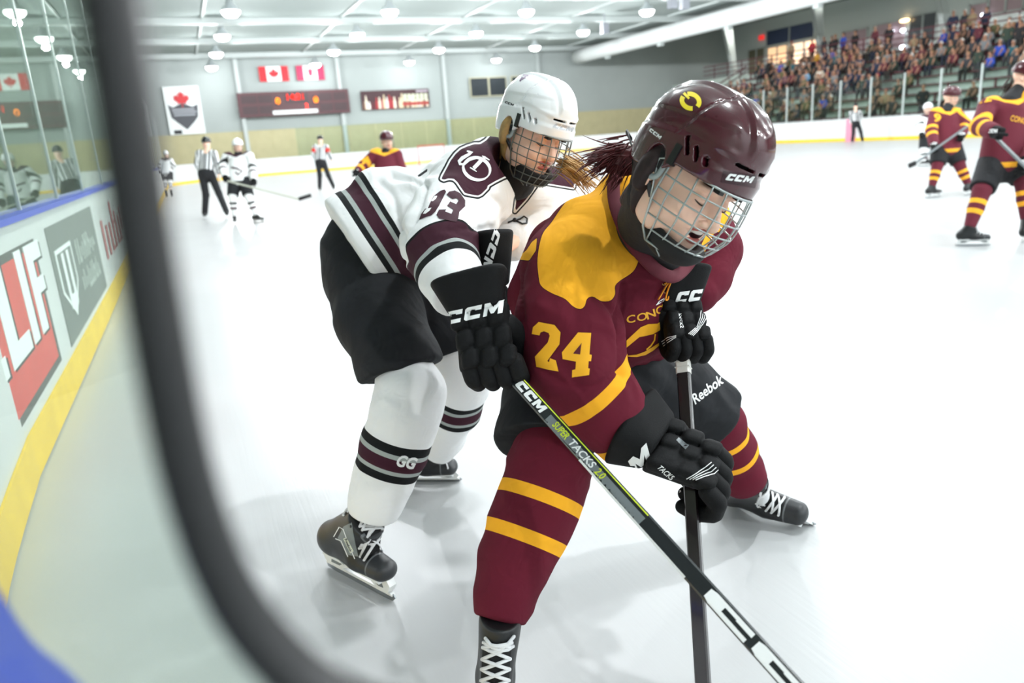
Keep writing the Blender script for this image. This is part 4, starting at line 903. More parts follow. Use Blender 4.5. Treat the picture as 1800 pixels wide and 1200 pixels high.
lo, hi = bounds([P(1095, 278, 1.57)], .11); V, F = surf(bun, lo, hi, .004, 1); hb = mk('hair_bun', V, F, M_hairr, body24m)
hair_tail(body24m, P(1095, 268, 1.565), (cvec(-1, .12, .1), cvec(-1, -.35, 0)), 200, M_hairr, .012, .085)
hair_tail(body24m, P(1092, 285, 1.565), (cvec(-.8, -.5, .1), cvec(-.2, -1., 0)), 90, M_hairr, .014, .045, seed=4)
pk = MB(); pk.tube([P(1122, 245, 1.5), P(1117, 262, 1.49), P(1120, 285, 1.49)], .0022, 5); pk.tube([P(1120, 240, 1.495), P(1122, 262, 1.49)], .002, 5); pk.build('pink_lace', mat('lace_pink', '#d94fa0', .6), hm, True)
st_ = MB(); st_.tube([P(1104, 232, 1.52), P(1112, 262, 1.50), P(1113, 300, 1.49), P(1125, 345, 1.48), P(1150, 385, 1.46)], (.002, .009), 6, flat=cvec(1, .2, .3)); st_.tube([P(1101, 231, 1.522), P(1110, 246, 1.51)], (.002, .007), 6, flat=cvec(1, -.5, .3)); st_.build('back_strap', M_clip, hm, True)
nape_hair(hf, hw, R24, f24, mat('hair_nape', '#241012', .7, noise=.4, nscale=80), body24m)
# ---- neck guard
ng = lambda p: smin(s_cone(p, hw(-.026, 0, -.060), P(1140, 400, 1.69), .066, .076), s_cone(p, P(1178, 425, 1.66), P(1165, 452, 1.73), .040, .045), .03)
lo, hi = bounds([P(1160, 400, 1.72)], .2); V, F = surf(ng, lo, hi, .006, 2); ngm = mk('neck_guard', V, F, M_cloth_black, P24)
bn = bvh_of(ngm); lay_text('lettering', 'Sharks'[:0] or 'Rbk', [(1122, 378), (1133, 404), (1141, 400), (1130, 374)], bn, mat('print_tan', '#b9ab8c', .6), ngm, 4, .3)
# ---- jersey
SR = unit(shL-shR)
def jer(p):
    t = chain(p, [(P(1090, 440, 1.82), .135), (P(1085, 540, 1.90), .138), (P(1062, 655, 1.97), .135)], .05, SR, 1.18)
    a = chain(p, [(P(1035, 425, 1.78), .110), (P(1003, 478, 1.725), .112), (P(995, 560, 1.69), .110), (P(1010, 650, 1.665), .101), (P(1062, 718, 1.68), .083), (P(1108, 772, 1.70), .074)], .03)
    l = chain(p, [(P(1165, 405, 1.86), .10), (P(1222, 398, 1.93), .088), (P(1252, 440, 1.96), .072), (P(1240, 485, 1.92), .062), (P(1226, 512, 1.885), .055)], .03)
    n = s_cone(p, P(1110, 360, 1.80), P(1165, 420, 1.80), .095, .09)
    d = smin(t, a, .035); d = smin(d, l, .04); d = smin(d, n, .05)
    b = s_cone(p, P(985, 440, 1.86), P(960, 520, 1.93), .085, .10); d = smin(d, b, .05)
    # neck opening
    d = smax(d, -s_cone(p, P(1185, 330, 1.62), P(1150, 425, 1.725), .105, .079), .01)
    d = smax(d, -s_plane(p, P(1100, 640, 1.98), cvec(.10, 1, .15)) , .006) if False else d
    hem = -s_plane(p, P(1092, 648, 1.9), unit(cvec(-.35, .93, -.25))); arm_zone = a-.03
    d = np.where(a < .02, d, np.maximum(d, np.minimum(hem, 1))) if False else np.minimum(smax(np.minimum(smin(t, b, .05), smin(l, n, .05)), hem, .01), d*0+1) if False else d
    body = smin(smin(t, b, .05), smin(l, n, .05), .04); body = smax(body, hem, .012); d = smin(body, a, .03)
    d = smax(d, -s_cone(p, P(1195, 315, 1.60), P(1152, 418, 1.72), .112, .076), .008)
    cuff = s_plane(p, P(1108, 772, 1.70), unit(P(1108, 772, 1.70)-P(1040, 690, 1.67))); cz = s_cone(p, P(1100, 765, 1.7), P(1130, 800, 1.7), .12, .12); d = np.where(cz < 0, smax(d, cuff, .006), d)
    d = smax(d, s_plane(p, P(1234, 478, 1.93), unit(P(1234, 480, 1.93)-P(1246, 440, 1.96))), .006) if False else d
    return d
lo, hi = bounds([P(1090, 440, 1.8), P(1062, 660, 1.97), P(1000, 480, 1.72), P(1108, 772, 1.70), P(1235, 400, 1.93), P(1235, 480, 1.93), P(950, 520, 1.93)], .17)
V, F = surf(jer, lo, hi, .0052, 2)
def disp24(V, F, fn):
    g = grad(fn, V.astype(np.float32)); g /= np.linalg.norm(g, axis=1)[:, None]+1e-9; x, y = pixv(V)
    def near(cx, cy, r): return np.exp(-((x-cx)**2+(y-cy)**2)/(r*r))
    f1 = folds(V, P(1095, 760, 1.7)-P(1000, 560, 1.7), 26, 1.3)*(.0035*near(1050, 690, 80)+.002*near(1000, 560, 90))
    f2 = folds(V, cvec(.3, 1, 0), 17, 4.1)*(.005*near(1060, 545, 60)+.004*near(1110, 560, 90)+.0035*near(1020, 500, 70))
    f3 = folds(V, cvec(1, -.55, 0), 20, 8.4)*(.0055*near(1070, 590, 45)+.004*near(1140, 610, 50)+.003*near(950, 560, 60)+.004*near(1035, 620, 60))
    f4 = folds(V, cvec(1, .45, 0), 22, 2.7)*(.004*near(1110, 760, 70)+.003*near(985, 640, 60))
    crease = lambda pts, wd, am: -am*np.exp(-(np.minimum.reduce([np.hypot(x-a, y-b) for a, b in spline(pts, 8)])/wd)**2)
    c = crease([(1092, 500), (1085, 535), (1078, 575), (1085, 625), (1090, 655)], 6, .016) + crease([(945, 640), (985, 668), (1040, 678), (1085, 650)], 6, .007) + crease([(925, 455), (915, 500), (920, 560)], 5, .007) + crease([(1060, 530), (1075, 560)], 5, .010)
    return V + g*(1.5*(f1+f2+f3+f4)+c)[:, None]
V = disp24(V, F, jer)
x, y = pixv(V); dep = (V-CC)@FW
yk = [(1093, 304), (1078, 296), (1063, 297), (1047, 313), (1023, 330), (993, 357), (970, 390), (953, 413), (945, 453), (947, 487), (952, 503), (970, 515), (993, 525), (1007, 538), (1020, 543), (1028, 537), (1032, 525), (1042, 521), (1057, 529), (1073, 528), (1081, 517), (1081, 503), (1090, 493), (1113, 477), (1123, 457), (1137, 448), (1150, 440), (1200, 380), (1180, 300)]
yk = [tuple(q) for q in spline(yk[:-4], 4)] + [(1160, 430), (1200, 380), (1180, 290), (1120, 280)]
yoke = pip(yk, x, y)
for pl in ([(905, 457), (925, 440), (935, 425), (944, 418), (942, 440), (930, 458), (912, 456)], [(1213, 470), (1238, 446), (1246, 425), (1262, 400), (1280, 385), (1290, 360), (1285, 340), (1262, 372), (1240, 415), (1228, 440)], [(1250, 385), (1275, 345), (1300, 300), (1310, 330), (1290, 372), (1262, 410)]): yoke = np.minimum(yoke, pip(pl, x, y))
ax_ = unit(P(1098, 762, 1.70)-P(1018, 668, 1.67)); inarm = (s_cone(V.astype(np.float32), P(1000, 640, 1.66), P(1110, 775, 1.7), .125, .11) < 0)
ab = (V-P(1018, 690, 1.67))@ax_
ab = np.where(inarm & (x < 1150), ab, -1.)
bb = np.where((x < 925) & (y > 500), np.abs((x-908)+(y-590)*.1)/FPX*1.8, 1.)
j24 = mk('jersey', V, F, M_jm, P24, True, attrs={'yoke': yoke, 'arm_band': ab, 'left_band': -np.ones(len(V)), 'back_band': bb*0+1})
bj = bvh_of(j24)
Zm = lambda pts, k=3.0, ox=860, oy=280: [(ox+a/k, oy+b/k) for a, b in pts]
two = Zm([(226, 920), (232, 885), (262, 857), (345, 872), (377, 912), (371, 975), (308, 1062), (316, 1070), (322, 1048), (352, 1060), (366, 1118), (250, 1095), (243, 1040), (310, 965), (320, 930), (314, 915), (290, 906), (272, 912), (266, 928)])
four = Zm([(468, 912), (537, 915), (528, 1028), (540, 1031), (536, 1064), (524, 1064), (521, 1100), (530, 1103), (526, 1136), (436, 1149), (438, 1110), (455, 1106), (458, 1066), (388, 1053), (384, 1018)])
lay('number', flat_mesh([two], 5), bj, M_gold, j24, .0018); lay('number', flat_mesh([four], 5), bj, M_gold, j24, .0018); lay('number_gap', flat_mesh([Zm([(487, 968), (479, 1029), (443, 1024)])], 5), bj, M_collar, j24, .0026)
E_ = lambda pts: Zm(pts, 5.455, 1060, 440)
band_u = E_([(224, 862), (300, 790), (360, 735), (430, 705), (520, 700), (600, 650), (658, 592), (650, 640), (585, 740), (480, 800), (420, 815), (345, 830), (224, 930)])
lay('chest_stripe', flat_mesh([band_u], 5), bj, M_gold, j24, .0016)
lay('chest_stripe', flat_mesh(stroke(E_([(500, 800), (492, 860), (460, 910), (415, 950)]), 2.6), 5), bj, M_gold, j24, .0016)
lay('chest_stripe', flat_mesh(stroke(E_([(240, 1009), (270, 1009), (320, 1008), (400, 985), (470, 945), (555, 880)]), [2, 3, 4, 6, 6, 3]), 5), bj, M_gold, j24, .0016)
# chest lettering along its curve
pth = spline(E_([(225, 700), (340, 680), (450, 655), (540, 610), (620, 565), (680, 500), (722, 430)]), 8); cm_ = np.cumsum([0]+[math.dist(pth[i], pth[i+1]) for i in range(len(pth)-1)])
pos = [0, .17, .34, .50, .62, .74, .85, .93]; wds = [.14, .15, .15, .12, .1, .1, .07, .06]
for ch, t, wd in zip('CONCORDI', pos, wds):
    def at_(u):
        L_ = u*cm_[-1]; j = min(int(np.searchsorted(cm_, L_)), len(pth)-1); return A_(pth[j])
    a, b = at_(t), at_(t+wd); n = A_((b[1]-a[1], -(b[0]-a[0]))); n = n/np.linalg.norm(n)*14; n = n + A_((2, 0)); lay_text('lettering', ch, [a, b, b+n, a+n], bj, M_goldt, j24, 5, 0., .02)
lay_polys('brand_mark', ccm_polys(), bj, M_whitep, j24, 4, .0018, quad=[E_([(500, 530)])[0], E_([(700, 425)])[0], E_([(712, 380)])[0], E_([(520, 492)])[0]])
# collar band and laces
cp = [(1087, 296, 1.74), (1079, 320, 1.71), (1080, 352, 1.69), (1091, 388, 1.66), (1108, 422, 1.65), (1132, 453, 1.65), (1158, 477, 1.66), (1184, 486, 1.69), (1207, 468, 1.74), (1224, 440, 1.78)]
col = MB(); 
def colp(x, y, d):
    r_ = ray(x, y); h = bj.ray_cast(Vector(CC), Vector(r_).normalized()); q = A_(h[0]) if h[0] is not None else P(x, y, d); dd = (q-CC)@FW
    return P(x, y, min(d, dd)-.004)
col.tube(spline([colp(*q) for q in cp], 6), [(.006, .0155)]*((len(cp)-1)*6+1), 10, flat=-FW); col.build('collar', M_collar, j24, True)
def on24(x, y, off=.004):
    r = ray(x, y); d = Vector(r).normalized(); h = bj.ray_cast(Vector(CC), d); return A_(h[0]) - A_(d)*off if h[0] is not None else P(x, y, 1.75)
lc = MB()
def lace(pts, w_=.0035, off=.006): lc.tube(spline([on24(a, b, off+.003*i) if True else None for i, (a, b) in enumerate(pts)], 5), (w_, w_*.6), 7, flat=-FW)
lace(E_([(750, 95), (740, 140), (715, 185)]), .0036); lace(E_([(715, 195), (650, 225), (575, 235)]), .0036)
lace(E_([(715, 195), (780, 215), (825, 280), (800, 340), (770, 335)])); lace(E_([(715, 200), (740, 260), (730, 320), (745, 380), (720, 450)])); lace(E_([(715, 200), (660, 270), (600, 350), (560, 420), (530, 470)]))
lace(E_([(710, 205), (690, 300), (640, 400), (620, 470), (600, 460), (640, 330), (690, 240)])); lace(E_([(590, 320), (640, 290), (690, 280)]), .003)
lc.build('neck_laces', mat('lace_orange', '#f39a1f', .7), j24, True)
ey = MB()
for q in E_([(573, 228), (585, 312), (600, 390), (752, 90)]): c = on24(q[0], q[1], .002); ey.tube([c+cvec(.005*math.cos(a), .005*math.sin(a), 0) for a in np.linspace(0, 6.283, 11)[:-1]], .0014, 5, True)
ey.build('eyelets', mat('eyelet_brass', '#b99a5a', .3, .8), j24, True)
# ---- pants
def pant(p):
    h = s_ell(p, P(1040, 680, 2.02), frame_fu(SR, cvec(0, 1, .3)), (.20, .15, .16))
    r = chain(p, [(P(968, 668, 1.93), .118), (P(958, 770, 1.82), .115), (P(950, 830, 1.78), .115)], .03)
    l = chain(p, [(P(1105, 668, 2.04), .115), (P(1185, 688, 2.12), .112), (P(1262, 742, 2.19), .112)], .03)
    r = smax(r, s_plane(p, P(955, 782, 1.80), unit(P(950, 840, 1.77)-P(962, 720, 1.87))), .008)
    l = smax(l, s_plane(p, P(1257, 727, 2.17), unit(P(1282, 760, 2.21)-P(1190, 690, 2.12))), .008)
    d = smin(smin(h, r, .04), l, .05)
    return d
lo, hi = bounds([P(960, 800, 1.8), P(1260, 740, 2.17), P(1040, 640, 2.05)], .22); V, F = surf(pant, lo, hi, .0065, 2)
g = grad(pant, V.astype(np.float32)); x, y = pixv(V); V = V + g*(folds(V, cvec(1, -.7, 0), 16, 5.)*.005*(x > 1060) + folds(V, cvec(.1, 1, 0), 14, 2.)*.004*(x <= 1060))[:, None]
p24 = mk('pants', V, F, M_pants, P24); bp_ = bvh_of(p24)
lay_text('brand_mark', 'Reebok', [(1222, 711), (1272, 673), (1266, 656), (1215, 694)], bp_, M_whitep, p24, 4, .0, .02)
hem_ = MB()
# ---- socks
def sockfn(nodes, k=.03):
    return lambda p: chain(p, nodes, k)
nR = [nd(972, 770, 1.80, 62), nd(966, 820, 1.77, 70), nd(946, 885, 1.745, 70), nd(925, 935, 1.725, 66), nd(905, 985, 1.705, 60), nd(888, 1045, 1.68, 49), nd(880, 1082, 1.665, 44)]
nL = [nd(1235, 715, 2.14, 48), nd(1262, 745, 2.17, 43), nd(1283, 790, 2.24, 42), nd(1302, 830, 2.30, 38), nd(1310, 846, 2.32, 34)]
def sock(nodes, parent, m, axis_pt, folds_amp=.003, endcut=None, ring=0.0, seed=0.):
    f0 = lambda p: chain(p, nodes, .03); a = A_(nodes[-1][0]); b = A_(nodes[-2][0]); n = unit(a-b)
    fn = lambda p: smax(f0(p), s_plane(p, a + n*.008, n), .006)
    lo, hi = bounds([q[0] for q in nodes], .13); V, F = surf(fn, lo, hi, .0058, 2); g = grad(fn, V.astype(np.float32))
    ax = unit(A_(nodes[-2][0])-A_(nodes[1][0])); V = V + g*(folds(V, np.cross(ax, FW), 20, seed)*folds_amp)[:, None]
    return mk('sock', V, F, m, parent, True, attrs={'ring': (V-axis_pt)@ax})
skR = sock(nR, P24, M_sockm, P(951, 866, 1.75), seed=2.); 
M_sockm2 = mat('sock_maroon_far', '#641a2c', .9, noise=.08, nscale=14, bump=.5, bscale=1300, spec=.2, bands=[('ring', 0, .024, GOLD), ('ring', .085, .110, GOLD)])
skL = sock(nL, P24, M_sockm2, P(1269, 755, 2.2), seed=6.)
# ---- skates
gR = onz(872, 1300); fR = unit(cvec(.05, -1., 1.2)*A_((1, 1, 0))); toeR = gR + fR*.17; heelR = gR - fR*.12
# the near foot points at the camera and slightly right
gg, btR, QR = skate(P24, heelR, toeR, (0.05, 0, 1), P(879, 1078, 1.65), 1.0, nl=11, shaft_r=.050)
tL = onz(1418, 918); hL = onz(1304, 884); 
hL = tL - unit(hL-tL)*-.285 if False else tL + unit(hL-tL)*.285
aL = P(1306, 838, 2.30); ggL, btL, QL = skate(P24, hL, tL, aL-(hL+(tL-hL)*.25), aL, 1.08, shaft_r=.050, nl=15)
bR_ = bvh_of(btR); lay_polys('brand_mark', ccm_polys(), bR_, M_bootg, ggL if False else gg, 4, .001, quad=[(826, 1132), (826, 1170), (834, 1170), (834, 1132)])
# ---- stick held by both hands
S24r, S24sh, sd24, sf24, sv24 = stick('hockey_stick', P(1194, 530, 1.83), P(1236, 1200, 1.50)+(P(1236, 1200, 1.50)-P(1194, 530, 1.83))*.36, .030, .021, mat('shaft_black', '#1a1014', .25, coat=.5), 'black hockey stick with white taped grip held upright by player 24', flat=cvec(.86, 0, .5), mtape=mat('tape_white', '#e6e4df', .8, noise=.06, nscale=80), tape_len=.19)
endp = P(1236, 1200, 1.50)+(P(1236, 1200, 1.50)-P(1194, 530, 1.83))*.36
print('stick24 end z', endp)
bl = MB(); bd = unit(cvec(-.9, -.1, .5)*A_((1, 1, 0))); bl.tube([endp, endp+bd*.06+A_((0, 0, -.01)), endp+bd*.30], [(.035, .008)]*3, 8, flat=(0, 0, 1)); bl.build('blade', M_black, S24r, True)
S24 = lambda t: P(1194, 530, 1.83)*(1-t)+P(1236, 1200, 1.50)*t
def on_stick(y, A, B):     # point of the shaft axis seen at height y
    lo_, hi_ = 0., 1.2
    for _ in range(40):
        mid = (lo_+hi_)/2; q = A+(B-A)*mid
        if pix(q)[1] < y: lo_ = mid
        else: hi_ = mid
    return A+(B-A)*lo_
sA, sB = P(1194, 530, 1.83), P(1236, 1200, 1.50)
HLp = on_stick(592, sA, sB); HRp = on_stick(838, sA, sB)
# low hand: back of the glove up and to the left, fingers closing round the shaft
gl1, cu1, _ = glove(P24, HRp, unit(HRp+cvec(.05, -.02, .02)-wrR), unit(cvec(.25, .75, .75)), sd24, 1.24, cuff_bend=unit(P(1180, 812, 1.66)-wrR), thumb=1, cuff_len=.068, cw=1.15)
gl2, cu2, _ = glove(P24, HLp, unit(cvec(.15, -.75, .35)), unit(cvec(.15, .35, .95)), unit(cvec(1., -.25, -.1)), .98, thumb=1, cuff_bend=unit(cvec(-.08, -1, .05)), cuff_len=.10)
bg1 = bvh_of(cu1); bg2 = bvh_of(cu2)
lay_polys('brand_mark', [[(u, v) for u, v in CCM['M'][0]]], bg1, M_whitep, gl1, 4, .0015, quad=[(1117, 835), (1144, 808), (1136, 778), (1104, 810)])
lay_polys('brand_mark', ccm_polys(), bg2, M_whitep, gl2, 4, .0015, quad=[(1185, 534), (1262, 522), (1262, 504), (1188, 514)])

def glove_marks(g, extra, polys_l):
    b = bvh_of(*[o for o in g.children if o.type == 'MESH'])
    for nm, fn_ in polys_l: fn_(b)
Zf = lambda pts: Zm(pts, 5.456, 1060, 700)
b1 = bvh_of(*[o for o in gl1.children if o.type == 'MESH' and not o.name.startswith('cuff')])
for k in range(4): lay('white_line', flat_mesh(stroke(Zf([(800+30*k, 772+4*k), (900+22*k, 715+12*k), (985+28*k, 655+22*k), (1040+22*k, 612+24*k)]), 1.6), 4), b1, M_whitep, gl1, .001)
lay_text('lettering', 'TACKS', Zf([(515, 665), (655, 790), (690, 745), (560, 640)]), b1, M_whitep, gl1, 4, .2, .02)
lay_polys('grey_patch', [Zf([(700, 400), (790, 490), (825, 450), (725, 375)])], b1, M_gsh if 'M_gsh' in globals() else mat('shaft_grey', '#70777a', .35, coat=.3), gl1, 4, .001)
lay('white_line', flat_mesh(stroke(Zf([(500, 905), (600, 940), (700, 930), (740, 880)]), 5), 4), b1, M_whitep, gl1, .001)
b2 = bvh_of(*[o for o in gl2.children if o.type == 'MESH' and not o.name.startswith('cuff')])
for k in range(4): lay('white_line', flat_mesh(stroke(E_([(820+14*k, 800+6*k), (900+10*k, 730+6*k), (935+18*k, 640+4*k), (940+20*k, 575+10*k)]), 1.3), 4), b2, M_whitep, gl2, .001)
for k in range(3): lay('white_line', flat_mesh(stroke(E_([(560+8*k, 875+22*k), (620+6*k, 835+20*k), (700, 815+8*k)]), 1.1), 4), b2, M_whitep, gl2, .001)
lay_text('lettering', 'TACKS', E_([(752, 600), (772, 745), (738, 745), (722, 605)]), b2, M_whitep, gl2, 4, .2, .02)
# ================================================================== the player in white behind
WMAR, WGREY, WBLK = '#3f1d2b', '#a9b0ae', '#17191b'
M_jw = mat('jersey_white', '#f1f2f3', .8, wrk=.4, wsc=11, bump=.45, bscale=1300, spec=.25, bands=[
    ('hem', .0, .020, '#eceeee'), ('hem', .0475, .066, WBLK), ('hem', .066, .080, WGREY), ('hem', .080, .118, WMAR), ('hem', .118, .131, WGREY), ('hem', .131, .146, WBLK),
    ('arm_band', 0, .050, WMAR), ('arm_band', .050, .062, WGREY), ('arm_band', .062, .083, WBLK), ('arm_band', -.006, 0, WBLK),
    ('yoke', -999, 0, WMAR), ('yoke', 3, 6, WBLK), ('yoke2', -999, 0, WMAR), ('yoke2', 2.5, 5, WBLK), ('piping', -999, 0, WBLK)])
M_sockw = mat('sock_white', '#f6f7f8', .85, wrk=.25, wsc=14, bump=.45, bscale=1200, spec=.2, bands=[('ring', 0, .026, WBLK), ('ring', .026, .040, WGREY), ('ring', .040, .078, WMAR), ('ring', .078, .091, WGREY), ('ring', .091, .115, WBLK)])
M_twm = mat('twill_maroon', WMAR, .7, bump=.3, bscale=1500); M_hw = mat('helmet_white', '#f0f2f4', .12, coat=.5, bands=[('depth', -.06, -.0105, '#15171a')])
P93 = empty('hockey_player', onz(690, 930), 'player in white jersey number 93 leaning in behind the maroon player', 'person')
R93 = frame_fu(cvec(.60, -.48, .62), cvec(.26, .88, .36)); H93 = P(944, 203, 2.06); s93 = .815; f93 = 1.0
hm2 = empty('helmet', H93); hm2.parent = P93; hm2.location = Vector(H93)-parent_loc(P93)
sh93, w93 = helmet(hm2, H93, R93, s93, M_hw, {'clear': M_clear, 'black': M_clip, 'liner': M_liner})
C93 = H93 + R93[0]*-.002 - R93[2]*.040
nb93 = P(900, 300, 2.26)
hf2, ha2, hw2 = head_fn(R93, C93, f93, 0.0, P(905, 292, 2.2), -.072)
shR2, elR2, wrR2 = P(842, 318, 2.14), P(772, 412, 1.99), P(812, 515, 1.83)
shL2, elL2, wrL2 = P(965, 345, 2.36), P(935, 400, 2.3), P(880, 440, 2.15)
pel2, che2 = P(655, 430, 2.42), P(835, 330, 2.28)
hiR2, knR2, anR2 = P(650, 490, 2.36), P(718, 695, 2.15), P(655, 905, 2.22)
hiL2, knL2, anL2 = P(705, 480, 2.52), P(803, 660, 2.52), P(768, 790, 2.82)
def body93(p):
    d = hf2(p)
    d = smin(d, s_cone(p, P(905, 292, 2.2), che2, .055, .08), .03); d = smin(d, chain(p, [(che2, .10), (pel2, .11)], .03), .04)
    for a, b, c, r in ((shR2, elR2, wrR2, .036), (shL2, elL2, wrL2, .042), (hiR2, knR2, anR2, .065), (hiL2, knL2, anL2, .06)):
        d = smin(d, s_cone(p, a, b, r, r*.85), .03); d = smin(d, s_cone(p, b, c, r*.8, r*.45), .02)
    d = smin(d, s_cone(p, che2, shR2, .08, .05), .04); d = smin(d, s_cone(p, che2, shL2, .08, .05), .04); return d
lo, hi = bounds([hw2(0, 0, -.03)], .14); lo2, hi2 = bounds([pel2, anR2, anL2, shR2, shL2, wrR2, hw2(0, 0, .1)], .15)
b93 = body_mesh('body', body93, hf2, ha2, hw2, R93, lo2, hi2, lo, hi, P93); lashes(hw2, R93, f93, b93)
cage(hm2, w93, R93, s93, M_wired, .0017, .172, .0); cc93 = chin_cup(hm2, hw2, R93, f93, M_liner)
bh = bvh_of(sh93)
lay_polys('brand_mark', ccm_polys(), bh, mat('print_dark', '#2b2e33', .5), hm2, 3, .0007, quad=[(887, 181), (903, 187), (904, 183), (888, 177)])
lay_polys('brand_mark', ccm_polys(), bh, mat('print_silver', '#b9bec4', .3, .3), hm2, 3, .0012, quad=[(971, 224), (1008, 233), (1010, 224), (975, 216)])
lay_polys('crown_mark', stroke([(914, 143), (918, 136), (923, 138), (920, 132), (929, 133)], 3) + stroke([(917, 140), (925, 134)], 2.5), bh, mat('print_maroon', '#4a2a55', .5), hm2, 3, .0007)
# pony tail hanging out on the far side
hair_tail(b93, P(992, 288, 2.05), (cvec(1, -.30, .0), cvec(.5, -.55, 0)), 170, M_hairb, .013, .10, rad=.0017, seed=9)
nape_hair(hf2, hw2, R93, f93, M_hairb, b93)
ng2 = lambda p: s_cone(p, hw2(-.018, 0, -.08), P(908, 318, 2.18), .052, .056)
lo, hi = bounds([P(912, 310, 2.12)], .2); V, F = surf(ng2, lo, hi, .006, 2); mk('neck_guard', V, F, M_cloth_black, P93)
# ---- jersey
hemP, hemN = P(641, 468, 2.30), unit(cvec(.80, .50, -.18))
SR2 = unit(shL2-shR2)
def jer2(p):
    t = chain(p, [(P(860, 325, 2.30), .135), (P(790, 368, 2.36), .140), (P(715, 402, 2.39), .166), (P(640, 432, 2.37), .185)], .05)
    t = smin(t, s_cone(p, P(664, 340, 2.34), P(698, 334, 2.34), .082, .070), .03)       # the lifted back flap
    t = smax(t, -s_plane(p, hemP, hemN), .012)
    a = chain(p, [(P(862, 300, 2.18), .098), (P(835, 330, 2.13), .118), (P(795, 388, 2.04), .110), (P(772, 430, 1.96), .100), (P(790, 480, 1.89), .078), (P(808, 512, 1.84), .068), (P(812, 524, 1.83), .066)], .03)
    l = chain(p, [(P(910, 330, 2.30), .10), (P(965, 345, 2.38), .095), (P(945, 400, 2.34), .075), (P(900, 425, 2.25), .06)], .03)
    b = smin(t, l, .04); d = smin(b, a, .03)
    d = smax(d, -s_cone(p, P(925, 235, 2.02), P(915, 322, 2.15), .10, .072), .008)
    cz = s_cone(p, P(800, 505, 1.84), P(830, 560, 1.8), .11, .11); ax = unit(P(808, 512, 1.84)-P(775, 430, 1.95))
    d = np.where(cz < 0, smax(d, s_plane(p, P(810, 520, 1.83), ax), .006), d); return d
lo, hi = bounds([P(640, 425, 2.40), P(965, 345, 2.38), P(772, 430, 1.96), P(808, 512, 1.84), P(862, 300, 2.18)], .175)
V, F = surf(jer2, lo, hi, .006, 2); g = grad(jer2, V.astype(np.float32)); g /= np.linalg.norm(g, axis=1)[:, None]+1e-9; x, y = pixv(V)
near = lambda cx, cy, r: np.exp(-((x-cx)**2+(y-cy)**2)/(r*r))
dsp = folds(V, P(860, 380, 2.1)-P(800, 500, 1.9), 22, 3.)*(.008*near(850, 380, 45)+.005*near(800, 400, 50)) + folds(V, cvec(1, -.5, 0), 17, 6.)*(.012*near(720, 360, 60)+.008*near(780, 320, 50)) + folds(V, cvec(.5, 1, 0), 15, 1.)*(.009*near(960, 370, 50)+.008*near(690, 400, 70)) + folds(V, cvec(1, .1, 0), 24, 9.)*(.007*near(790, 410, 45)+.005*near(800, 490, 40))
def crs(pts, wd, am, r=8): return -am*np.exp(-(np.minimum.reduce([np.hypot(x-a, y-b) for a, b in spline(pts, r)])/wd)**2)
dsp = dsp + crs([(752, 330), (742, 365), (722, 400), (708, 425), (712, 460)], 6, .014) + crs([(668, 322), (690, 345), (700, 380), (712, 420)], 6, .012) + crs([(690, 312), (720, 318), (740, 328)], 5, .010) + crs([(858, 398), (835, 405), (812, 404)], 5, .008) + crs([(860, 345), (880, 360), (878, 385)], 6, .006)
V = V + g*dsp[:, None]; x, y = pixv(V)
Za = lambda pts: Zm(pts, 6.667, 720, 230)
yk2 = Za([(985, 10), (900, 110), (830, 155), (760, 155), (680, 180), (600, 215), (540, 270), (480, 350), (440, 430), (385, 530), (375, 560), (400, 572), (460, 555), (520, 562), (560, 600), (600, 660), (650, 730), (720, 745), (800, 758), (840, 740), (910, 670), (915, 640), (1000, 590), (1100, 540), (1210, 500), (1260, 430), (1200, 200), (1080, -40)])
yk3 = [(960, 322), (1008, 330), (1015, 300), (980, 290), (940, 300), (945, 322), (925, 350), (905, 372), (908, 350), (920, 320)]
hemd = (V-hemP)@unit(hemN); Vf = V.astype(np.float32); dtor = chain(Vf, [(P(860, 325, 2.30), .135), (P(790, 368, 2.36), .140), (P(715, 402, 2.39), .166), (P(640, 432, 2.37), .185)], .05)
darm = chain(Vf, [(P(835, 330, 2.13), .118), (P(795, 388, 2.04), .110), (P(772, 430, 1.96), .100), (P(790, 480, 1.89), .078), (P(808, 512, 1.84), .068)], .03); isarm = darm < dtor-.004
hemd = np.where(isarm, 1., hemd)
hemd = hemd + .012*np.sin((y-300)/60.) - .0*x
axb = unit(P(806, 505, 1.85)-P(772, 425, 1.96)); ina = s_cone(V.astype(np.float32), P(770, 420, 1.96), P(812, 525, 1.84), .125, .11) < 0
abd = np.where(isarm & ina & (x < 858), (V-P(783, 444, 1.93))@axb, -1.)
pipe = np.where((x < 752) & (x > 690), pip(stroke([(752, 298), (735, 310), (722, 318), (712, 322)], 4)[0], x, y), 9.)
j93 = mk('jersey', V, F, M_jw, P93, True, attrs={'yoke': np.where(ina & (y > 360), 50, pip(yk2, x, y)), 'yoke2': pip(yk3, x, y), 'hem': hemd, 'arm_band': abd, 'piping': pipe})
bj2 = bvh_of(j93)
nine = Za([(360, 705), (410, 690), (428, 715), (390, 790), (345, 880), (300, 950), (255, 992), (190, 1012), (115, 1045), (140, 975), (185, 915), (215, 910), (240, 850), (280, 770)])
three = Za([(435, 750), (460, 715), (530, 700), (595, 735), (650, 815), (648, 885), (580, 950), (570, 1020), (545, 1068), (350, 1030), (315, 985), (345, 925), (430, 922), (415, 945), (490, 975), (512, 925), (440, 880), (475, 830), (545, 862), (575, 815), (555, 790), (500, 800)])
lay('number', flat_mesh([nine], 5), bj2, M_twm, j93, .0018); lay('number', flat_mesh([three], 5), bj2, M_twm, j93, .0018)
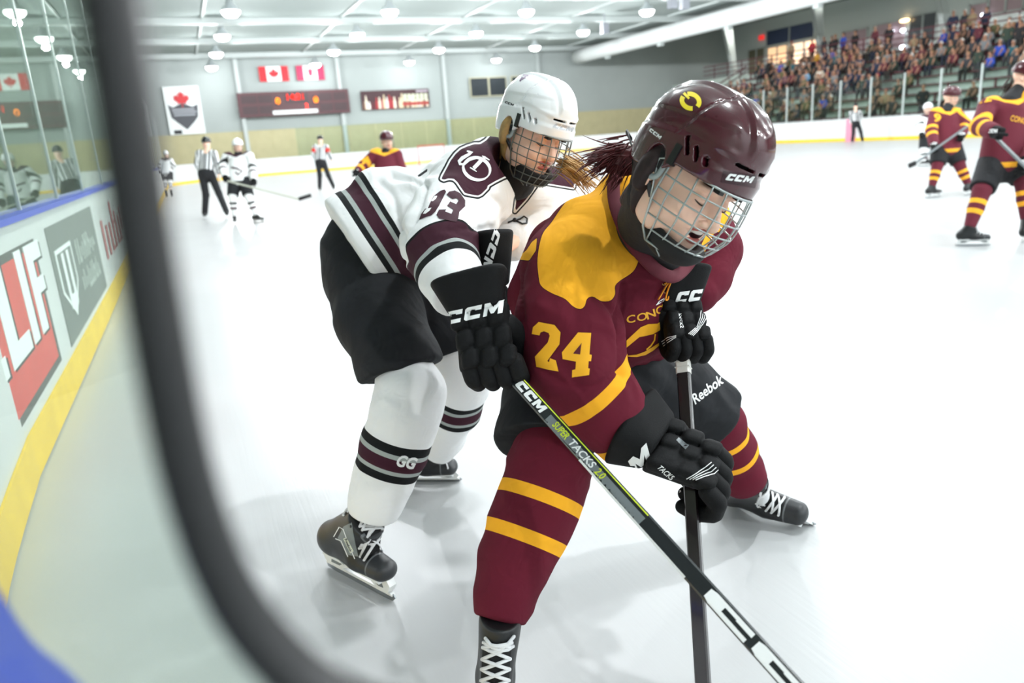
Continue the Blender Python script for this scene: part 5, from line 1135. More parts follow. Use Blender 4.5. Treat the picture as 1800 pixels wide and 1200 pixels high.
lay('number_gap', flat_mesh([Za([(290, 770), (325, 765), (310, 800), (275, 830), (255, 828)]), Za([(160, 975), (180, 935), (200, 915), (258, 902), (235, 940), (190, 972)])], 5), bj2, M_whitep, j93, .0026)
oo = [(785+160*math.cos(a)*math.cos(.35)-128*math.sin(a)*math.sin(.35), 445+160*math.cos(a)*math.sin(.35)+128*math.sin(a)*math.cos(.35)) for a in np.linspace(-2.2, 4.08, 30)]
uo = [ [tuple(q) for q in pl] for pl in stroke(oo, [14+26*abs(math.sin((i/29)*math.pi*2+.6)) for i in range(30)]) ]
uo += stroke([(672, 240), (700, 248), (740, 250), (700, 275), (620, 320), (582, 360), (590, 390), (640, 395), (700, 345), (780, 325)], [16, 26, 12, 34, 44, 40, 34, 26, 24, 14])
uo += stroke([(848, 296), (880, 310), (935, 345)], [10, 20, 12]) + stroke([(880, 315), (840, 345), (790, 400), (750, 440)], [30, 44, 44, 44]) + stroke([(708, 432), (750, 455), (785, 480)], [12, 18, 8])
lay('shoulder_emblem', flat_mesh([Za(p) for p in uo], 5), bj2, M_whitep, j93, .0017)
# neck toggle cord
tc_ = MB(); on93 = lambda x, y, o=.006: (lambda h: A_(h[0])-unit(ray(x, y))*o if h[0] is not None else P(x, y, 2.2))(bj2.ray_cast(Vector(CC), Vector(ray(x, y)).normalized()))
tc_.tube([on93(a, b) for a, b in ((893, 391), (903, 387), (914, 385), (921, 380), (927, 384), (926, 392), (918, 393), (908, 388))], .0028, 6); tc_.ball(on93(905, 387), .008, 8); tc_.build('neck_toggle', M_clip, j93, True)
# ---- pants
def pant2(p):
    h = chain(p, [(P(642, 440, 2.44), .140), (P(655, 480, 2.42), .148)], .05)
    r = chain(p, [(P(650, 490, 2.40), .136), (P(668, 560, 2.30), .130), (P(702, 640, 2.20), .118), (P(716, 672, 2.17), .112)], .03)
    l = chain(p, [(P(705, 470, 2.50), .13), (P(762, 560, 2.52), .125), (P(800, 620, 2.53), .115)], .03)
    r = smax(r, s_plane(p, P(705, 652, 2.19), unit(cvec(.30, -.95, .1))), .008); l = smax(l, s_plane(p, P(795, 622, 2.52), unit(cvec(.35, -.93, 0))), .008)
    return smin(smin(h, r, .05), l, .05)
lo, hi = bounds([P(640, 420, 2.42), P(716, 672, 2.17), P(800, 620, 2.53)], .19); V, F = surf(pant2, lo, hi, .008, 2); g = grad(pant2, V.astype(np.float32))
V = V + g*(folds(V, cvec(1, -.6, 0), 12, 5.)*.006)[:, None]; mk('pants', V, F, M_pants, P93)
# ---- socks
nR2 = [nd(708, 650, 2.19, 48), nd(722, 690, 2.15, 57), nd(712, 730, 2.15, 58), nd(694, 785, 2.17, 57), nd(676, 835, 2.19, 51), nd(662, 875, 2.21, 45), nd(656, 898, 2.22, 40)]
nL2 = [nd(800, 625, 2.52, 46), nd(812, 665, 2.53, 50), nd(800, 715, 2.62, 44), nd(782, 765, 2.74, 33), nd(772, 790, 2.80, 28)]
sock(nR2, P93, M_sockw, P(697, 762, 2.16), seed=3.); 
M_sockw2 = M_sockw; s2 = sock(nL2, P93, M_sockw, P(808, 678, 2.57), seed=8.)
skb = bvh_of([o for o in P93.children if o.name.startswith('sock')][0])
lay_text('sock_crest', 'GG', [(696, 819), (730, 826), (735, 805), (700, 798)], skb, M_whitep, P93.children[-2], 4, .3, .04)
# ---- skates
hR2, tR2 = onz(579, 996), onz(670, 1045); tR2 = hR2+unit(tR2-hR2)*.29
aR2 = P(640, 905, 2.20); g1, bt1, Q1 = skate(P93, hR2, tR2, aR2-(hR2+(tR2-hR2)*.3), aR2, 1.1, nl=13)
tL2 = onz(808, 846); hL2 = tL2 + unit(onz(706, 846)-tL2)*.285; aL2 = P(762, 783, 2.84); g2, bt2, Q2 = skate(P93, hL2, tL2, aL2-(hL2+(tL2-hL2)*.3), aL2, 1.0, nl=10)
bb1 = bvh_of(bt1); lay_polys('side_panel', [[(594, 945), (604, 925), (618, 918), (624, 950), (630, 978), (612, 975)]], bb1, M_bootg, g1, 5, .0012); lay_polys('brand_plate', [[(604, 946), (610, 944), (622, 968), (616, 972)]], bb1, mat('plate_cream', '#dfe3cf', .5), g1, 4, .002); lay_text('brand_mark', 'Reebok', [(606, 947), (616, 970), (620, 968), (610, 945)], bb1, mat('print_dark', '#2b2e33', .5), g1, 4, 0, .02, .003)
lay('side_line', flat_mesh(stroke([(587, 943), (597, 926), (604, 930), (614, 958), (624, 982)], 1.6)+stroke([(590, 946), (600, 950), (612, 978)], 1.6), 4), bb1, M_whitep, g1, .002)
# ---- stick held out in front
sA2, sB2 = P(872, 628, 1.66), P(1390, 1200, 1.13)
dq = sB2-sA2; M_shaftg = mat('shaft_carbon', '#202326', .25, coat=.5)
S93r, S93sh, sd2, sf2, sv2 = stick('hockey_stick', sA2, sA2+dq*1.35, .031, .020, M_shaftg, 'grey and black hockey stick with lime lettering held across the front by player 93', flat=CY*.75+CX*.68+FW*.1, mtape=mat('tape_white', '#e6e4df'), tape_len=.075)
bs = bvh_of(S93sh); M_gsh = mat('shaft_grey', '#70777a', .35, coat=.3)
e2 = sA2+dq*1.35; bl = MB(); bd = unit(cvec(.9, .2, -.4)); bl.tube([e2, e2+bd*.06, e2+bd*.28], [(.035, .008)]*3, 8, flat=(0, 0, 1)); bl.build('blade', M_black, S93r, True)
def along(t0, t1, o0, o1):     # a strip on the stick seen between two fractions of the frame length; offsets across it in pixels
    a = A_(pix(sA2)[:2]); b = A_(pix(sB2)[:2]); d = unit(b-a); n = A_((d[1], -d[0])); L_ = np.linalg.norm(b-a); sc_ = lambda t: 1+.45*t
    return [tuple(a+d*L_*t0+n*o0*sc_(t0)), tuple(a+d*L_*t1+n*o0*sc_(t1)), tuple(a+d*L_*t1+n*o1*sc_(t1)), tuple(a+d*L_*t0+n*o1*sc_(t0))]
def sl(name, polys, m, off=.0007): return lay(name, flat_mesh(polys, 8), bs, m, S93r, off)
sl('shaft_panel', [along(.18, .50, -11, 4)], M_gsh); sl('shaft_line', [along(.06, .5, 8.6, 10)], M_fluo, .0012); sl('white_edge', [along(.3, .66, -12, -9)], M_whitep, .0012)
lay_polys('lettering', ccm_polys(.15), bs, M_whitep, S93r, 5, .0014, quad=[along(.075, .165, -8, 7)[0], along(.075, .165, -8, 7)[1], along(.075, .165, -8, 7)[2], along(.075, .165, -8, 7)[3]])
for s_, t0, t1, m in (('SUPER', .200, .245, M_fluo), ('TACKS', .255, .335, M_whitep), ('2.0', .343, .368, M_fluo)):
    q = along(t0, t1, -7, 5); lay_text('lettering', s_, q, bs, m, S93r, 5, .2, .02)
q = along(.72, 1.22, -10, 8); lay_polys('lettering', ccm_polys(.0, .10, (1, 1, 1.2)), bs, M_whitep, S93r, 8, .0012, quad=q)
# ---- gloves
G2 = sA2 + sd2*.02
gl3, cu3, _ = glove(P93, G2+cvec(-.020, .022, .0), unit(cvec(.28, -.93, .15)), unit(cvec(-.15, .15, .97)), unit(cvec(.9, -.1, .1)), 1.2, cuff_bend=unit(cvec(.22, -.95, .12)), thumb=-1, cuff_len=.072, cw=.98)
bg3 = bvh_of(cu3, *[o for o in gl3.children if o.name.startswith('back_pad')]); lay_polys('brand_mark', ccm_polys(), bg3, M_whitep, gl3, 4, .0018, quad=[(781, 572), (890, 548), (886, 526), (777, 550)])
gl4, cu4, _ = glove(P93, P(880, 560, 2.04), unit(cvec(.05, -.9, -.1)), unit(cvec(-.70, .05, .7)), unit(cvec(.6, 0, .7)), 1.15, cuff_bend=unit(cvec(.12, -1., -.05)), thumb=1, cuff_len=.13, cw=1.05)
bg4 = bvh_of(cu4, *[o for o in gl4.children if o.name.startswith('back_pad')]); lay_polys('brand_mark', ccm_polys(.2), bg4, M_whitep, gl4, 4, .0018, quad=[(878, 402), (846, 480), (858, 486), (882, 424)][::-1] if False else [(870, 400), (843, 478), (860, 482), (880, 408)])
# ================================================================== players and officials farther off
WHITE = dict(j='#eceeee', yoke=WMAR, band=(WBLK, WMAR), sock='#eef0f0', helm='#f2f3f4', hair='#6b4a30')
MAROON = dict(j=MARO, yoke=GOLD, band=(GOLD, GOLD), sock='#641a2c', helm='#47141f', hair='#2c1a14')
REF = dict(j='#e4e6e8', helm='#16171a', hair='#2c1a14')
M_stripe = bpy.data.materials.new('official_stripes'); M_stripe.use_nodes = True
_nt = M_stripe.node_tree; _a = _nt.nodes.new('ShaderNodeAttribute'); _a.attribute_name = 'stripe'; _m = _nt.nodes.new('ShaderNodeMath'); _m.operation = 'PINGPONG'; _m.inputs[1].default_value = 1.; _g = _nt.nodes.new('ShaderNodeMath'); _g.operation = 'GREATER_THAN'; _g.inputs[1].default_value = .56
_x = _nt.nodes.new('ShaderNodeMix'); _x.data_type = 'RGBA'; _x.inputs[6].default_value = lin('#e6e8ea'); _x.inputs[7].default_value = lin('#1a1b1e')
_nt.links.new(_a.outputs['Fac'], _m.inputs[0]); _nt.links.new(_m.outputs[0], _g.inputs[0]); _nt.links.new(_g.outputs[0], _x.inputs[0]); _nt.links.new(_x.outputs[2], _nt.nodes['Principled BSDF'].inputs['Base Color']); _nt.nodes['Principled BSDF'].inputs['Roughness'].default_value = .8
def sdf_obj(name, fn, pts, r, h, m, parent, attrs=None):
    lo, hi = bounds(pts, r); V, F = surf(fn, lo, hi, h, 2); return mk(name, V, F, m, parent, True, attrs=attrs(V) if attrs else None)
def simple_head(parent, C, R, kit, cage_=True, s=1.0, h=.008, extra=None):
    hf_, ha_, hw_ = head_fn(R, C, s, 0.)
    H = C + R[2]*.045; fn = lambda p: smax(s_ell(p, H, R, (.135*s, .105*s, .115*s)), -s_plane(p, H-R[2]*.030*s, R[2]+R[0]*.12), .01)
    hmo = sdf_obj('helmet', fn, [H], .15, h, mat('helmet_'+kit['helm'], kit['helm'], .2, coat=.4), parent)
    if cage_:
        mb = MB(); W = lambda x, y, z: H + R[0]*x+R[1]*y+R[2]*z
        for z in (-.04, -.08, -.12, -.155): mb.tube([W(.15*math.cos(a)-.03*(z < -.13), .10*math.sin(a), z) for a in np.linspace(-1.4, 1.4, 9)], .0028, 4)
        for a in np.linspace(-1.3, 1.3, 7): mb.tube([W(.15*math.cos(a)-.03*(z < -.13), .10*math.sin(a), z) for z in (-.04, -.08, -.12, -.155)], .0028, 4)
        mb.build('wire_cage', M_wired, hmo, True)
    return hf_, ha_
def skater(kit, label, head, look, sh, el, ha, hip, kn, an, toe, d, arms_official=False, num=None, armband=None, group=None, fr=None, size=1.0, glove_=True, skip_legs=False, ponytail=True):
    """all joints as (x, y, depth offset): pairs are (right, left)"""
    J = lambda q: P(q[0], q[1], d+(q[2] if len(q) > 2 else 0)); root = empty('person' if arms_official else 'hockey_player', onz(hip[0], pix(onz(hip[0], 400))[1]) if False else (J(hip)[0], J(hip)[1], 0), label, 'person', group)
    h = max(.009, d*.0011); z = size; C = J(head); look = unit(look); R = frame_fu(look, fr if fr is not None else (0, 0, 1))
    S = [J(q) for q in sh]; E2 = [J(q) for q in el]; A2 = [J(q) for q in ha]; Hp = J(hip); K = [J(q) for q in kn]; N = [J(q) for q in an]; nb = (S[0]+S[1])/2+A_((0, 0, .04)); sd = unit(S[1]-S[0]); hl = [Hp+sd*-.10*z, Hp+sd*.10*z]
    hf_, ha_ = simple_head(root, C, R, kit, not arms_official, z, h)
    def bf(p):
        dd = smin(hf_(p), s_cone(p, C-R[2]*.10*z, nb-A_((0, 0, .05)), .055*z, .06*z), .03)
        dd = smin(dd, s_cone(p, nb-A_((0, 0, .1)), Hp, .10*z, .10*z), .04)
        for i in (0, 1):
            dd = smin(dd, s_cone(p, S[i], E2[i], .045*z, .04*z), .02); dd = smin(dd, s_cone(p, E2[i], A2[i], .038*z, .03*z), .02)
            dd = smin(dd, s_cone(p, hl[i], K[i], .065*z, .05*z), .02); dd = smin(dd, s_cone(p, K[i], N[i], .045*z, .035*z), .02)
            if arms_official:
                hd = unit(A2[i]-E2[i]); dd = smin(dd, s_ell(p, A2[i]+hd*.05, frame_fu(hd, sd), (.055, .022, .042)), .01)
                for k in range(4): dd = smin(dd, s_cone(p, A2[i]+hd*.08, A2[i]+hd*.145+sd*.018*(k-1.5)+A_((0, 0, -.01)), .010, .008), .004)
        return dd
    pts = [C, Hp, *K, *N, *S, *E2, *A2]; lo, hi = bounds(pts, .17)
    if arms_official or True:
        V, F = surf(bf, lo, hi, max(h, .010), 2); mk('body', V, F, M_skin, root, True, attrs=ha_(V))
    if not arms_official: sdf_obj('neck_guard', lambda p: s_cone(p, C-R[2]*.10*z-R[0]*.01, nb-A_((0, 0, .03)), .062*z, .085*z), [C, nb], .14, h, M_cloth_black, root)
    # shirt or jersey
    wr = 1.0 if arms_official else 1.35
    def jf(p):
        t = chain(p, [(nb-A_((0, 0, .13)), .125*z*(1.15 if not arms_official else 1)), (Hp+A_((0, 0, .05 if arms_official else -.0)), .125*z*wr)], .05, sd, 1.3)
        for i in (0, 1): t = smin(t, chain(p, [(S[i]*.75+nb*.25, .085*z), (S[i], .080*z), (E2[i], .062*z*wr), (A2[i]*.85+E2[i]*.15, .052*z*wr)], .02), .03)
        t = smax(t, s_plane(p, Hp-A_((0, 0, .02 if arms_official else .10*z)), (0, 0, -1)) if True else t, .01)
        for i in (0, 1): pass
        return t
    def ja(V):
        q = V-nb; n = {}; f = unit(np.cross(sd, (0, 0, 1))); f = f if f@look > 0 else -f
        if arms_official:
            st = (q@sd)/.036; Vf = V.astype(np.float32)
            for i in (0, 1):
                da = s_cone(Vf, S[i], A2[i], .09, .09) < 0; ax = unit(A2[i]-S[i]); sdv = unit(np.cross(ax, look)); st = np.where(da & (np.abs(q@sd) > .17), ((V-S[i])@sdv)/.036, st)
            n['stripe'] = np.abs(st)+.28; ab = np.full(len(V), 9.)
            return n
        arm = np.full(len(V), -9.); tz = (Hp[2]-.10*z); Vf = V.astype(np.float32); dt = s_cone(Vf, nb-A_((0, 0, .13)), Hp, .14*z, .17*z, sd, 1.3)
        for i in (0, 1):
            dv = np.minimum(s_cone(Vf, S[i], E2[i], .08*z, .08*z), s_cone(Vf, E2[i], A2[i], .08*z, .07*z)); ax = unit(A2[i]-E2[i]); arm = np.where((dv < dt), (V-E2[i])@ax, arm)
        n['arm_band'] = arm; n['hem'] = np.where(arm < -5, V[:, 2]-tz, 9.)
        n['yoke'] = np.abs(q@sd)*.35 - (V[:, 2]-(nb[2]-.06*z)) ; return n
    if arms_official: m = M_stripe
    else: m = mat('far_jersey_'+kit['j'], kit['j'], .85, noise=.08, nscale=6, bands=[('yoke', -9, 0, kit['yoke']), ('arm_band', -.03, .02, kit['band'][0]), ('arm_band', .09, .14, kit['band'][1]), ('hem', .06, .11, kit['band'][0])])
    j = sdf_obj('shirt' if arms_official else 'jersey', jf, pts, .2, h, m, root, ja)
    if armband:
        for i in (0, 1): c = S[i]*.5+E2[i]*.5; sdf_obj('red_armband', lambda p, c=c, i=i: s_cone(p, c-unit(E2[i]-S[i])*.035, c+unit(E2[i]-S[i])*.035, .078, .078), [c], .13, h, mat('armband_red', '#d32a22', .7), j)
    if num:
        bb = bvh_of(j)
        for (s_, quad) in num: lay_text('number', s_, quad, bb, M_gold if kit is MAROON else M_twm, j, 3, 0, .03, .004)
    lw = .075 if arms_official else .10
    def pf(p):
        t = s_cone(p, Hp+A_((0, 0, .04)), Hp-A_((0, 0, .05)), .15*z*(.9 if arms_official else 1), .15*z*(.9 if arms_official else 1), sd, 1.25)
        for i in (0, 1):
            if arms_official: t = smin(t, chain(p, [(hl[i], .095), (K[i], .075), (N[i], .065)], .03), .04)
            else: t = smin(t, smax(s_cone(p, hl[i], K[i], .13*z, .112*z), s_plane(p, K[i]*.93+hl[i]*.07, unit(K[i]-hl[i])), .008), .04)
        return t
    sdf_obj('trousers' if arms_official else 'pants', pf, [Hp, *K, *N], .2, h, M_cloth_black, root)
    for i in (0, 1):
        kk = 1 if arms_official else 0
        if not arms_official:
            ax = unit(N[i]-K[i]); fn = lambda p, i=i: smax(chain(p, [(K[i]*.9+hl[i]*.1, .075*z), (K[i], .082*z), (K[i]*.5+N[i]*.5, .070*z), (N[i], .050*z)], .02), s_plane(p, N[i], ax), .005)
            bn_ = [('ring', .10, .145, kit['band'][0]), ('ring', .20, .245, kit['band'][1])]
            sdf_obj('sock', fn, [K[i], N[i]], .14, h, mat('far_sock_'+kit['sock'], kit['sock'], .85, bands=bn_), root, lambda V, i=i, ax=ax: {'ring': (V-K[i])@ax})
            if glove_:
                hd = unit(A2[i]-E2[i]); sx = unit(np.cross(hd, look)+1e-6); G = [A2[i]-hd*.02, A2[i]+hd*.07]
                def gf(p, i=i, hd=hd, sx=sx):
                    t = smin(s_cone(p, A2[i]-hd*.09, A2[i]-hd*.01, .070*z, .058*z), s_box(p, A2[i]+hd*.045, frame_fu(hd, sx), (.055*z, .035*z, .055*z), .02), .015)
                    for k in range(4): t = smin(t, s_cone(p, A2[i]+hd*.08+sx*0, A2[i]+hd*.115+unit(np.cross(hd, sx))*.024*(k-1.5), .018*z, .016*z), .004)
                    return t
                gm = sdf_obj('glove', gf, [A2[i], A2[i]+hd*.1, A2[i]-hd*.1], .11, max(.006, h*.8), M_glove, root)
                if d < 13: lay_polys('brand_mark', ccm_polys(), bvh_of(gm), M_whitep, gm, 3, .002, quad=[tuple(A_(pix(A2[i]-hd*.05)[:2])+A_(o)*900/FPX*11.2/d) for o in ((-8, 3), (8, 3), (8, -3), (-8, -3))])
        tp = onz(*toe[i]) if toe[i] is not None else None
        base = A_((N[i][0], N[i][1], 0)); fd = unit(tp-base) if tp is not None and np.linalg.norm(tp-base) > .02 else unit(A_((look[0], look[1], 0)))
        skate(root, base-fd*.10, base+fd*.18, (0, 0, 1), N[i]*.6+A_((N[i][0], N[i][1], .22))*.4, 1.0, laces=d < 8, fine=d < 9, nl=6)
    if not arms_official and ponytail: hair_tail(root, C-R[0]*.10-R[2]*.05, (-R[0]*.3-R[2], -R[0]*.1-R[2]), 26, mat('hair_'+kit['hair'], kit['hair'], .6), .02, .14, rad=.006, seed=int(d*10))
    return root
def far_stick(label, a, b, e, da, db, m=None, w=.03):
    A, B, E3 = P(a[0], a[1], da), P(b[0], b[1], db), P(e[0], e[1], db); r, sh_, *_ = stick('hockey_stick', A, B, w, .022, m or mat('stick_pale', '#b9bcae', .5), label)
    mb = MB(); mb.tube([B, B*.7+E3*.3, E3], [(.035, .008)]*3, 6, flat=(0, 0, 1)); mb.build('blade', M_black, r, True); return r
cam = lambda d, s_=0: unit(-FW*1+CX*s_)
# linesman on the left, official with red bands, linesman at the far boards
r1 = skater(REF, 'linesman in striped shirt standing behind the white jersey player at left', (363, 252), cvec(.2, -.05, 1), ((350, 270), (376, 270)), ((346, 288), (382, 290)), ((354, 310), (385, 309, -.1)), (363, 306), ((362, 342), (385, 340)), ((360, 374), (398, 371, -.3)), ((359, 386), (400, 380)), 16.9, True)
r2 = skater(REF, 'referee in striped shirt with red armbands standing at far centre left', (563, 246), cvec(.1, 0, 1), ((554, 258), (573, 258)), ((550, 270), (578, 270)), ((555, 284), (583, 281)), (564, 286), ((562, 308), (577, 308)), ((562, 329), (586, 327)), ((562, 337), (588, 334)), 24.6, True, armband=True)
r3 = skater(REF, 'linesman in striped shirt standing by the pink pad at the far side boards', (1504, 187), cvec(-.1, 0, 1), ((1496, 198), (1512, 197)), ((1494, 207), (1514, 206)), ((1497, 217), (1510, 215)), (1504, 217), ((1500, 233), (1513, 231)), ((1498, 247), (1516, 246)), ((1498, 253), (1518, 252)), 34.0, True)
r4 = skater(WHITE, 'white jersey player with white helmet facing the camera beside the linesman', (418, 257), cvec(.0, -.1, 1), ((398, 275), (439, 274)), ((390, 292), (445, 297)), ((396, 312, -.2), (446, 318, -.2)), (421, 318), ((409, 346, -.1), (437, 346, -.1)), ((412, 380), (450, 378)), ((413, 398), (464, 391)), 14.9)
far_stick('hockey stick with black blade held low by the white jersey player at left', (400, 318), (525, 350), (547, 343), 14.6, 14.4)
bjf = bvh_of([o for o in r4.children if o.name.startswith('jersey')][0]); lay('chest_crest', flat_mesh(stroke([(406, 294), (416, 296), (426, 301), (418, 307), (414, 302)], 3), 3), bjf, M_twm, r4, .004)
r5 = skater(MAROON, 'maroon and gold player with raised elbow behind the white jersey player, far centre', (680, 248), cvec(.35, -.1, .9), ((659, 271), (698, 272)), ((640, 290), (706, 300)), ((630, 300, -.1), (700, 325)), (683, 335), ((665, 372), (705, 372)), ((662, 405), (712, 402)), ((660, 420), (722, 412)), 11.2, num=[('23', [(636, 290), (650, 283), (647, 273), (634, 280)])])
r6 = skater(WHITE, 'white helmet player mostly hidden behind the maroon player at right', (1631, 192), cvec(-.3, 0, .9), ((1622, 208), (1646, 208)), ((1617, 222), (1650, 224)), ((1620, 236, -.2), (1645, 240)), (1634, 242), ((1624, 262), (1646, 262)), ((1627, 284), (1650, 282)), ((1622, 292), (1645, 292)), 17.5)
r7 = skater(MAROON, 'maroon and gold player skating left with stick low, right side middle distance', (1672, 170), cvec(.55, -.2, .75), ((1643, 200), (1682, 200)), ((1637, 228, -.1), (1697, 218)), ((1642, 256, -.25), (1690, 238, -.15)), (1664, 262, .05), ((1648, 290), (1686, 288)), ((1638, 328), (1702, 324)), ((1648, 346), (1712, 340)), 11.2, num=[('9', [(1640, 213), (1652, 216), (1655, 202), (1643, 198)])])
far_stick('hockey stick held across by the maroon player in the middle distance at right', (1700, 222), (1610, 286), (1597, 292), 10.95, 10.7, mat('shaft_grey', '#70777a'))
r8 = skater(MAROON, 'maroon and gold player cut off by the right frame edge, nearest in the background', (1803, 135), cvec(.75, -.3, .5), ((1735, 188), (1812, 175)), ((1722, 222, -.1), (1835, 230)), ((1750, 232, -.35), (1800, 290, -.2)), (1762, 285, .1), ((1726, 335), (1800, 318)), ((1704, 400), (1804, 385)), ((1722, 432), (1815, 410)), 7.1, num=[('12', [(1722, 182), (1743, 178), (1740, 164), (1722, 168)])])
far_stick('grey hockey stick held by the maroon player at the right edge', (1752, 243), (1840, 330), (1860, 336), 6.75, 6.6, mat('shaft_grey', '#70777a'), .03)
bj8 = bvh_of([o for o in r8.children if o.name.startswith('jersey')][0]); lay_text('lettering', 'CONCORDIA', [(1775, 212), (1830, 225), (1832, 214), (1778, 202)], bj8, M_goldt, r8, 4, 0, .02, .004)
r9 = skater(WHITE, 'white jersey player leaning at the left boards, partly behind the dark port frame', (291, 272), cvec(.5, -.1, .8), ((284, 282), (300, 282)), ((280, 290), (304, 290)), ((278, 300), (298, 298)), (292, 305), ((290, 318), (298, 318)), ((289, 331), (299, 331)), ((288, 338), (300, 338)), 27.5)
# ================================================================== spectators
JK = [('black', '#17181b'), ('charcoal', '#2e3136'), ('navy', '#1e2740'), ('dark green', '#25352b'), ('brown', '#4a382c'), ('maroon', '#571e2b'), ('grey', '#6d7276'), ('tan', '#8f7c60'), ('red', '#b02a35'), ('blue', '#2446a8'), ('light blue', '#6fa3c9'), ('olive', '#56573a'), ('cream', '#c9c2b2'), ('gold', '#cf9a1f'), ('plum', '#4b2b45'), ('teal', '#1f5560')]
WT = [26, 18, 14, 9, 7, 10, 5, 2, 3, 3, 2, 5, 2, 2, 4, 3]
M_oc = obj_color_mat('fabric_by_person'); M_och = obj_color_mat('hair_by_person', .6)
def make_spect(stand, seed):
    r = random.Random(seed); root = empty('spectator', (0, 0, 0)); a = .0; z0 = .0
    lean = r.uniform(-.04, .04); hx = -.02
    if stand: hip, nk, kn, an = (0, 0, .88), (0, 0, 1.42), (-.02, .1, .48), (0, .11, .06)
    else: hip, nk, kn, an = (0, 0, .50), (-.04, lean, 1.02), (-.42, .12, .48), (-.44, .12, .06)
    hd = (nk[0]-.02, nk[1], nk[2]+.20); R = frame_fu((-1, r.uniform(-.4, .4), -.1), (0, 0, 1))
    def sk(p):
        d = smin(s_ell(p, hd, R, (.095, .075, .115)), s_cone(p, (hd[0]+.01, hd[1], hd[2]-.08), nk, .05, .055), .02); d = smin(d, s_ell(p, A_(hd)+R[0]*.09-R[2]*.02, R, (.02, .012, .02)), .01)
        for q in (-1, 1): d = smin(d, s_cone(p, A_(nk)+(-.02, .18*q, -.06), A_(hip)+(-.22*(not stand)-.05, .16*q, .12 if not stand else -.02), .04, .035), .02)
        return smin(d, s_cone(p, nk, hip, .09, .1), .03)
    V, F = surf(sk, (-.6, -.35, -.02), (.25, .35, 1.85 if stand else 1.45), .022, 1); b = mk('body', V, F, mat('skin_far', '#a0765f', .7), root)
    def jk(p):
        d = s_cone(p, A_(nk)-(0, 0, .12), A_(hip)+(0, 0, .02), .135, .15, (0, 1, 0), 1.3)
        for q in (-1, 1): d = smin(d, chain(p, [(A_(nk)+(0, .16*q, -.06), .075), (A_(nk)+(-.02, .25*q, -.28), .065), (A_(hip)+(-.20*(not stand)-.04, .17*q, .13 if not stand else .02), .055)], .02), .03)
        return d
    V, F = surf(jk, (-.6, -.4, .2), (.25, .4, 1.6), .025, 1); j = mk('jacket', V, F, M_oc, root)
    def tr(p):
        d = s_cone(p, A_(hip)+(0, -.08, 0), A_(hip)+(0, .08, 0), .13, .13)
        for q in (-1, 1): d = smin(d, chain(p, [((hip[0], .09*q, hip[2]), .095), ((kn[0], kn[1]*q, kn[2]), .075), ((an[0], an[1]*q, an[2]), .06)], .02), .03)
        return d
    V, F = surf(tr, (-.6, -.35, -.05), (.25, .35, 1.1), .025, 1); t = mk('trousers', V, F, M_oc, root)
    hr = lambda p: smax(s_ell(p, A_(hd)+(.012, 0, .022), R, (.105, .088, .112)), -s_plane(p, A_(hd)+(-.0, 0, -.01), (.9, 0, .6)), .01)
    V, F = surf(hr, A_(hd)-.16, A_(hd)+.16, .02, 1); mk('hair', V, F, M_och, root); return root
protos = [make_spect(False, 1), make_spect(False, 2), make_spect(False, 3), make_spect(True, 4), make_spect(True, 5)]
HR_ = [('dark hair', '#1d1512'), ('brown hair', '#3c281c'), ('fair hair', '#8a6a42'), ('grey hair', '#8a8a88'), ('black hat', '#121214'), ('red hat', '#8c1f28'), ('white hat', '#d4d4d0')]
ORD = ['first', 'second', 'third', 'fourth', 'fifth', 'sixth', 'seventh', 'eighth', 'ninth']
used_l = {}; rs = random.Random(11); nsp = 0
def sect(px): return 'far left of the crowd' if px < 1345 else 'below the warm windows' if px < 1440 else 'left of the far linesman' if px < 1495 else 'right of the far linesman' if px < 1560 else 'in mid crowd' if px < 1620 else 'above the distant white helmet' if px < 1668 else 'above the middle maroon player' if px < 1730 else 'at the right frame edge'
def put_spect(x, y, z, row, stand):
    global nsp
    px, py, _ = pix((x, y, z+.9));
    if not (1200 < px < 1830 and py > -30): return
    src = rs.choice(protos[3:] if stand else protos[:3])
    if stand == 0 or True:
        for _try in range(40):
            jn, jc = rs.choices(JK, WT)[0]; hn, hc = rs.choice(HR_)
            lb_ = ('%s jacket spectator with %s %s, %s' % (jn, hn, ('in %s row' % ORD[row]) if row < 9 else 'standing on the concourse', sect(px)))
            if lb_ not in used_l: break
        used_l[lb_] = 1
    c = copy_tree(src); c.location = (x, y, z); c.rotation_euler = (0, 0, rs.uniform(-.35, .45)); s_ = rs.uniform(.92, 1.04); c.scale = (s_, s_, s_)
    c['label'] = lb_; c['category'] = 'person'; c['group'] = 'spectators in the stand'
    for ch in c.children:
        if ch.name.startswith('jacket'): ch.color = lin(jc)
        elif ch.name.startswith('trousers'): ch.color = lin(rs.choice(['#15161a', '#1f2738', '#2a2623', '#3a3d42']))
        elif ch.name.startswith('hair'): ch.color = lin(hc)
    nsp += 1
for row, (x, z) in enumerate(ROWS):
    y = 20.; 
    while y < 45.5:
        px = pix((x+.6, y, z+.9))[0]; dens = .90 if row >= 3 else (.55 if px < 1600 else .30) if row else .25
        if px < 1330: dens *= .5 if row < 6 else .15
        if px > 1700 and row < 4: dens *= .4
        if rs.random() < dens*.68: put_spect(x+.60, y, z-.02, row, rs.random() < .06)
        y += rs.uniform(.52, .66)
y = 24.
while y < 44:
    if nsp < 292 and rs.random() < .5: put_spect(XC+rs.uniform(.5, 1.6), y, ZC, 9, True)
    y += rs.uniform(.5, .9)
for p_ in protos:
    for ch in list(p_.children): bpy.data.objects.remove(ch)
    bpy.data.objects.remove(p_)
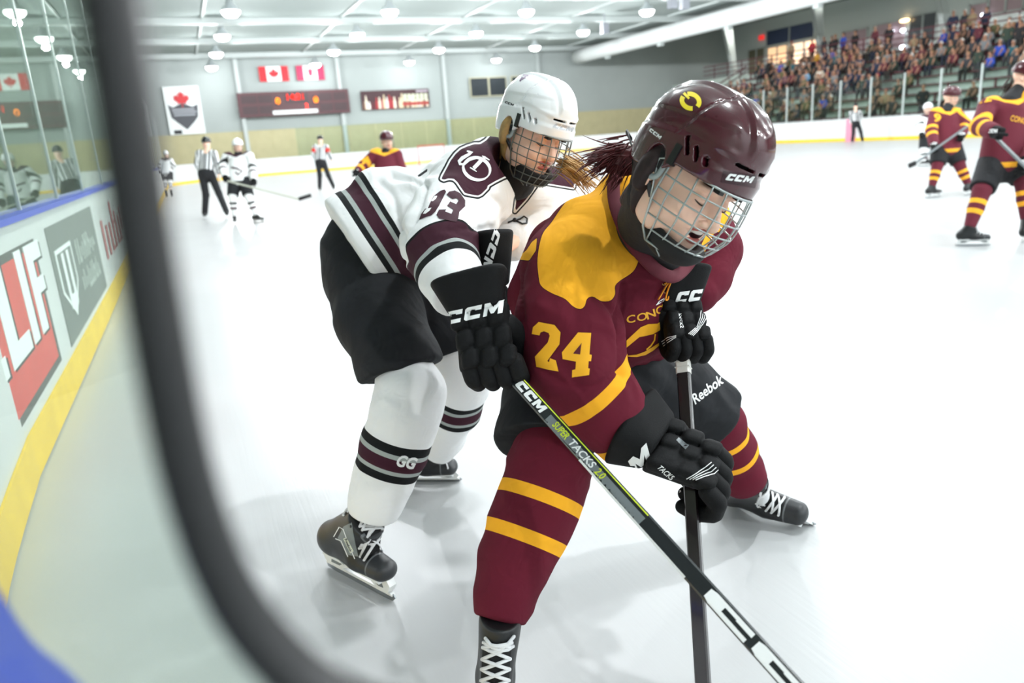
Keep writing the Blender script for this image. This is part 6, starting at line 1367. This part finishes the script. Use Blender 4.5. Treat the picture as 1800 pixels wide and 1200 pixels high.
# ================================================================== glass pane with the round-cornered camera opening, right in front of the lens
DP = .17; Nf = _f0
def ppt(x, y, off=0.):
    v = ray(x, y); t = (DP+off)/(v@Nf); return CC+v*t
Uh = _r0; Uv = _u0
def p2(x, y): q = ppt(x, y)-CC; return np.array([q@Uh, q@Uv])
cl_px = [(165, -260), (178, -140), (195, 0), (208, 100), (222, 200), (236, 300), (250, 400), (266, 500), (283, 600), (301, 700), (322, 800), (346, 890), (376, 975), (418, 1060), (478, 1140), (560, 1215), (680, 1265), (860, 1290), (1200, 1330), (1700, 1360)]
loop = [p2(*q) for q in cl_px]; top = loop[0]; br = loop[-1]
rc = .05; x1 = br[0]+.03; zt = top[1]+.02
loop += [np.array([x1+.035, br[1]+.012]), np.array([x1+.05, br[1]+.05]), np.array([x1+.05, zt-.05]), np.array([x1+.03, zt]), np.array([top[0]+.05, zt+.006]), np.array([top[0]+.012, zt-.008])]
loop = spline(loop, 5, True)
W3 = lambda a, o=0.: CC + Nf*(DP+o) + Uh*a[0] + Uv*a[1]
po = empty('camera_port', W3(loop[0]), 'clear glass pane with a black rubber rimmed camera opening close to the lens', 'glass')
MB().tube([W3(a) for a in loop], (.0095, .0058), 12, True, flat=Nf).build('rubber_rim', mat('rim_rubber', '#0c0e11', .5), po, True)
# the pane around the opening: quads from the loop out to a rectangle
n = len(loop); cx, cz = np.mean([a for a in loop], axis=0); V = []; F = []
ext = lambda a: (lambda d: a + d/np.linalg.norm(d)*1.0)(a-np.array([cx, cz]))
def clip_rect(a):
    d = a-np.array([cx, cz]); X0, X1, Z0, Z1 = -.62, .9, 1.112-CH, 1.15; t = 1e9
    if d[0] > 0: t = min(t, (X1-cx)/d[0])
    if d[0] < 0: t = min(t, (X0-cx)/d[0])
    if d[1] > 0: t = min(t, (Z1-cz)/d[1])
    if d[1] < 0: t = min(t, (Z0-cz)/d[1])
    return np.array([cx, cz]) + d*max(t, 1.02)
for o in (-.006, .006):
    for a in loop: V.append(W3(a, o)); V.append(W3(clip_rect(a), o))
for i in range(n):
    j = (i+1) % n; F.append((2*i, 2*i+1, 2*j+1, 2*j)); F.append((2*n+2*i, 2*n+2*j, 2*n+2*j+1, 2*n+2*i+1))
mk('glass_pane', V, F, glass_mat('port_glass', '#e8eeea', 1.0, .06), po, False)
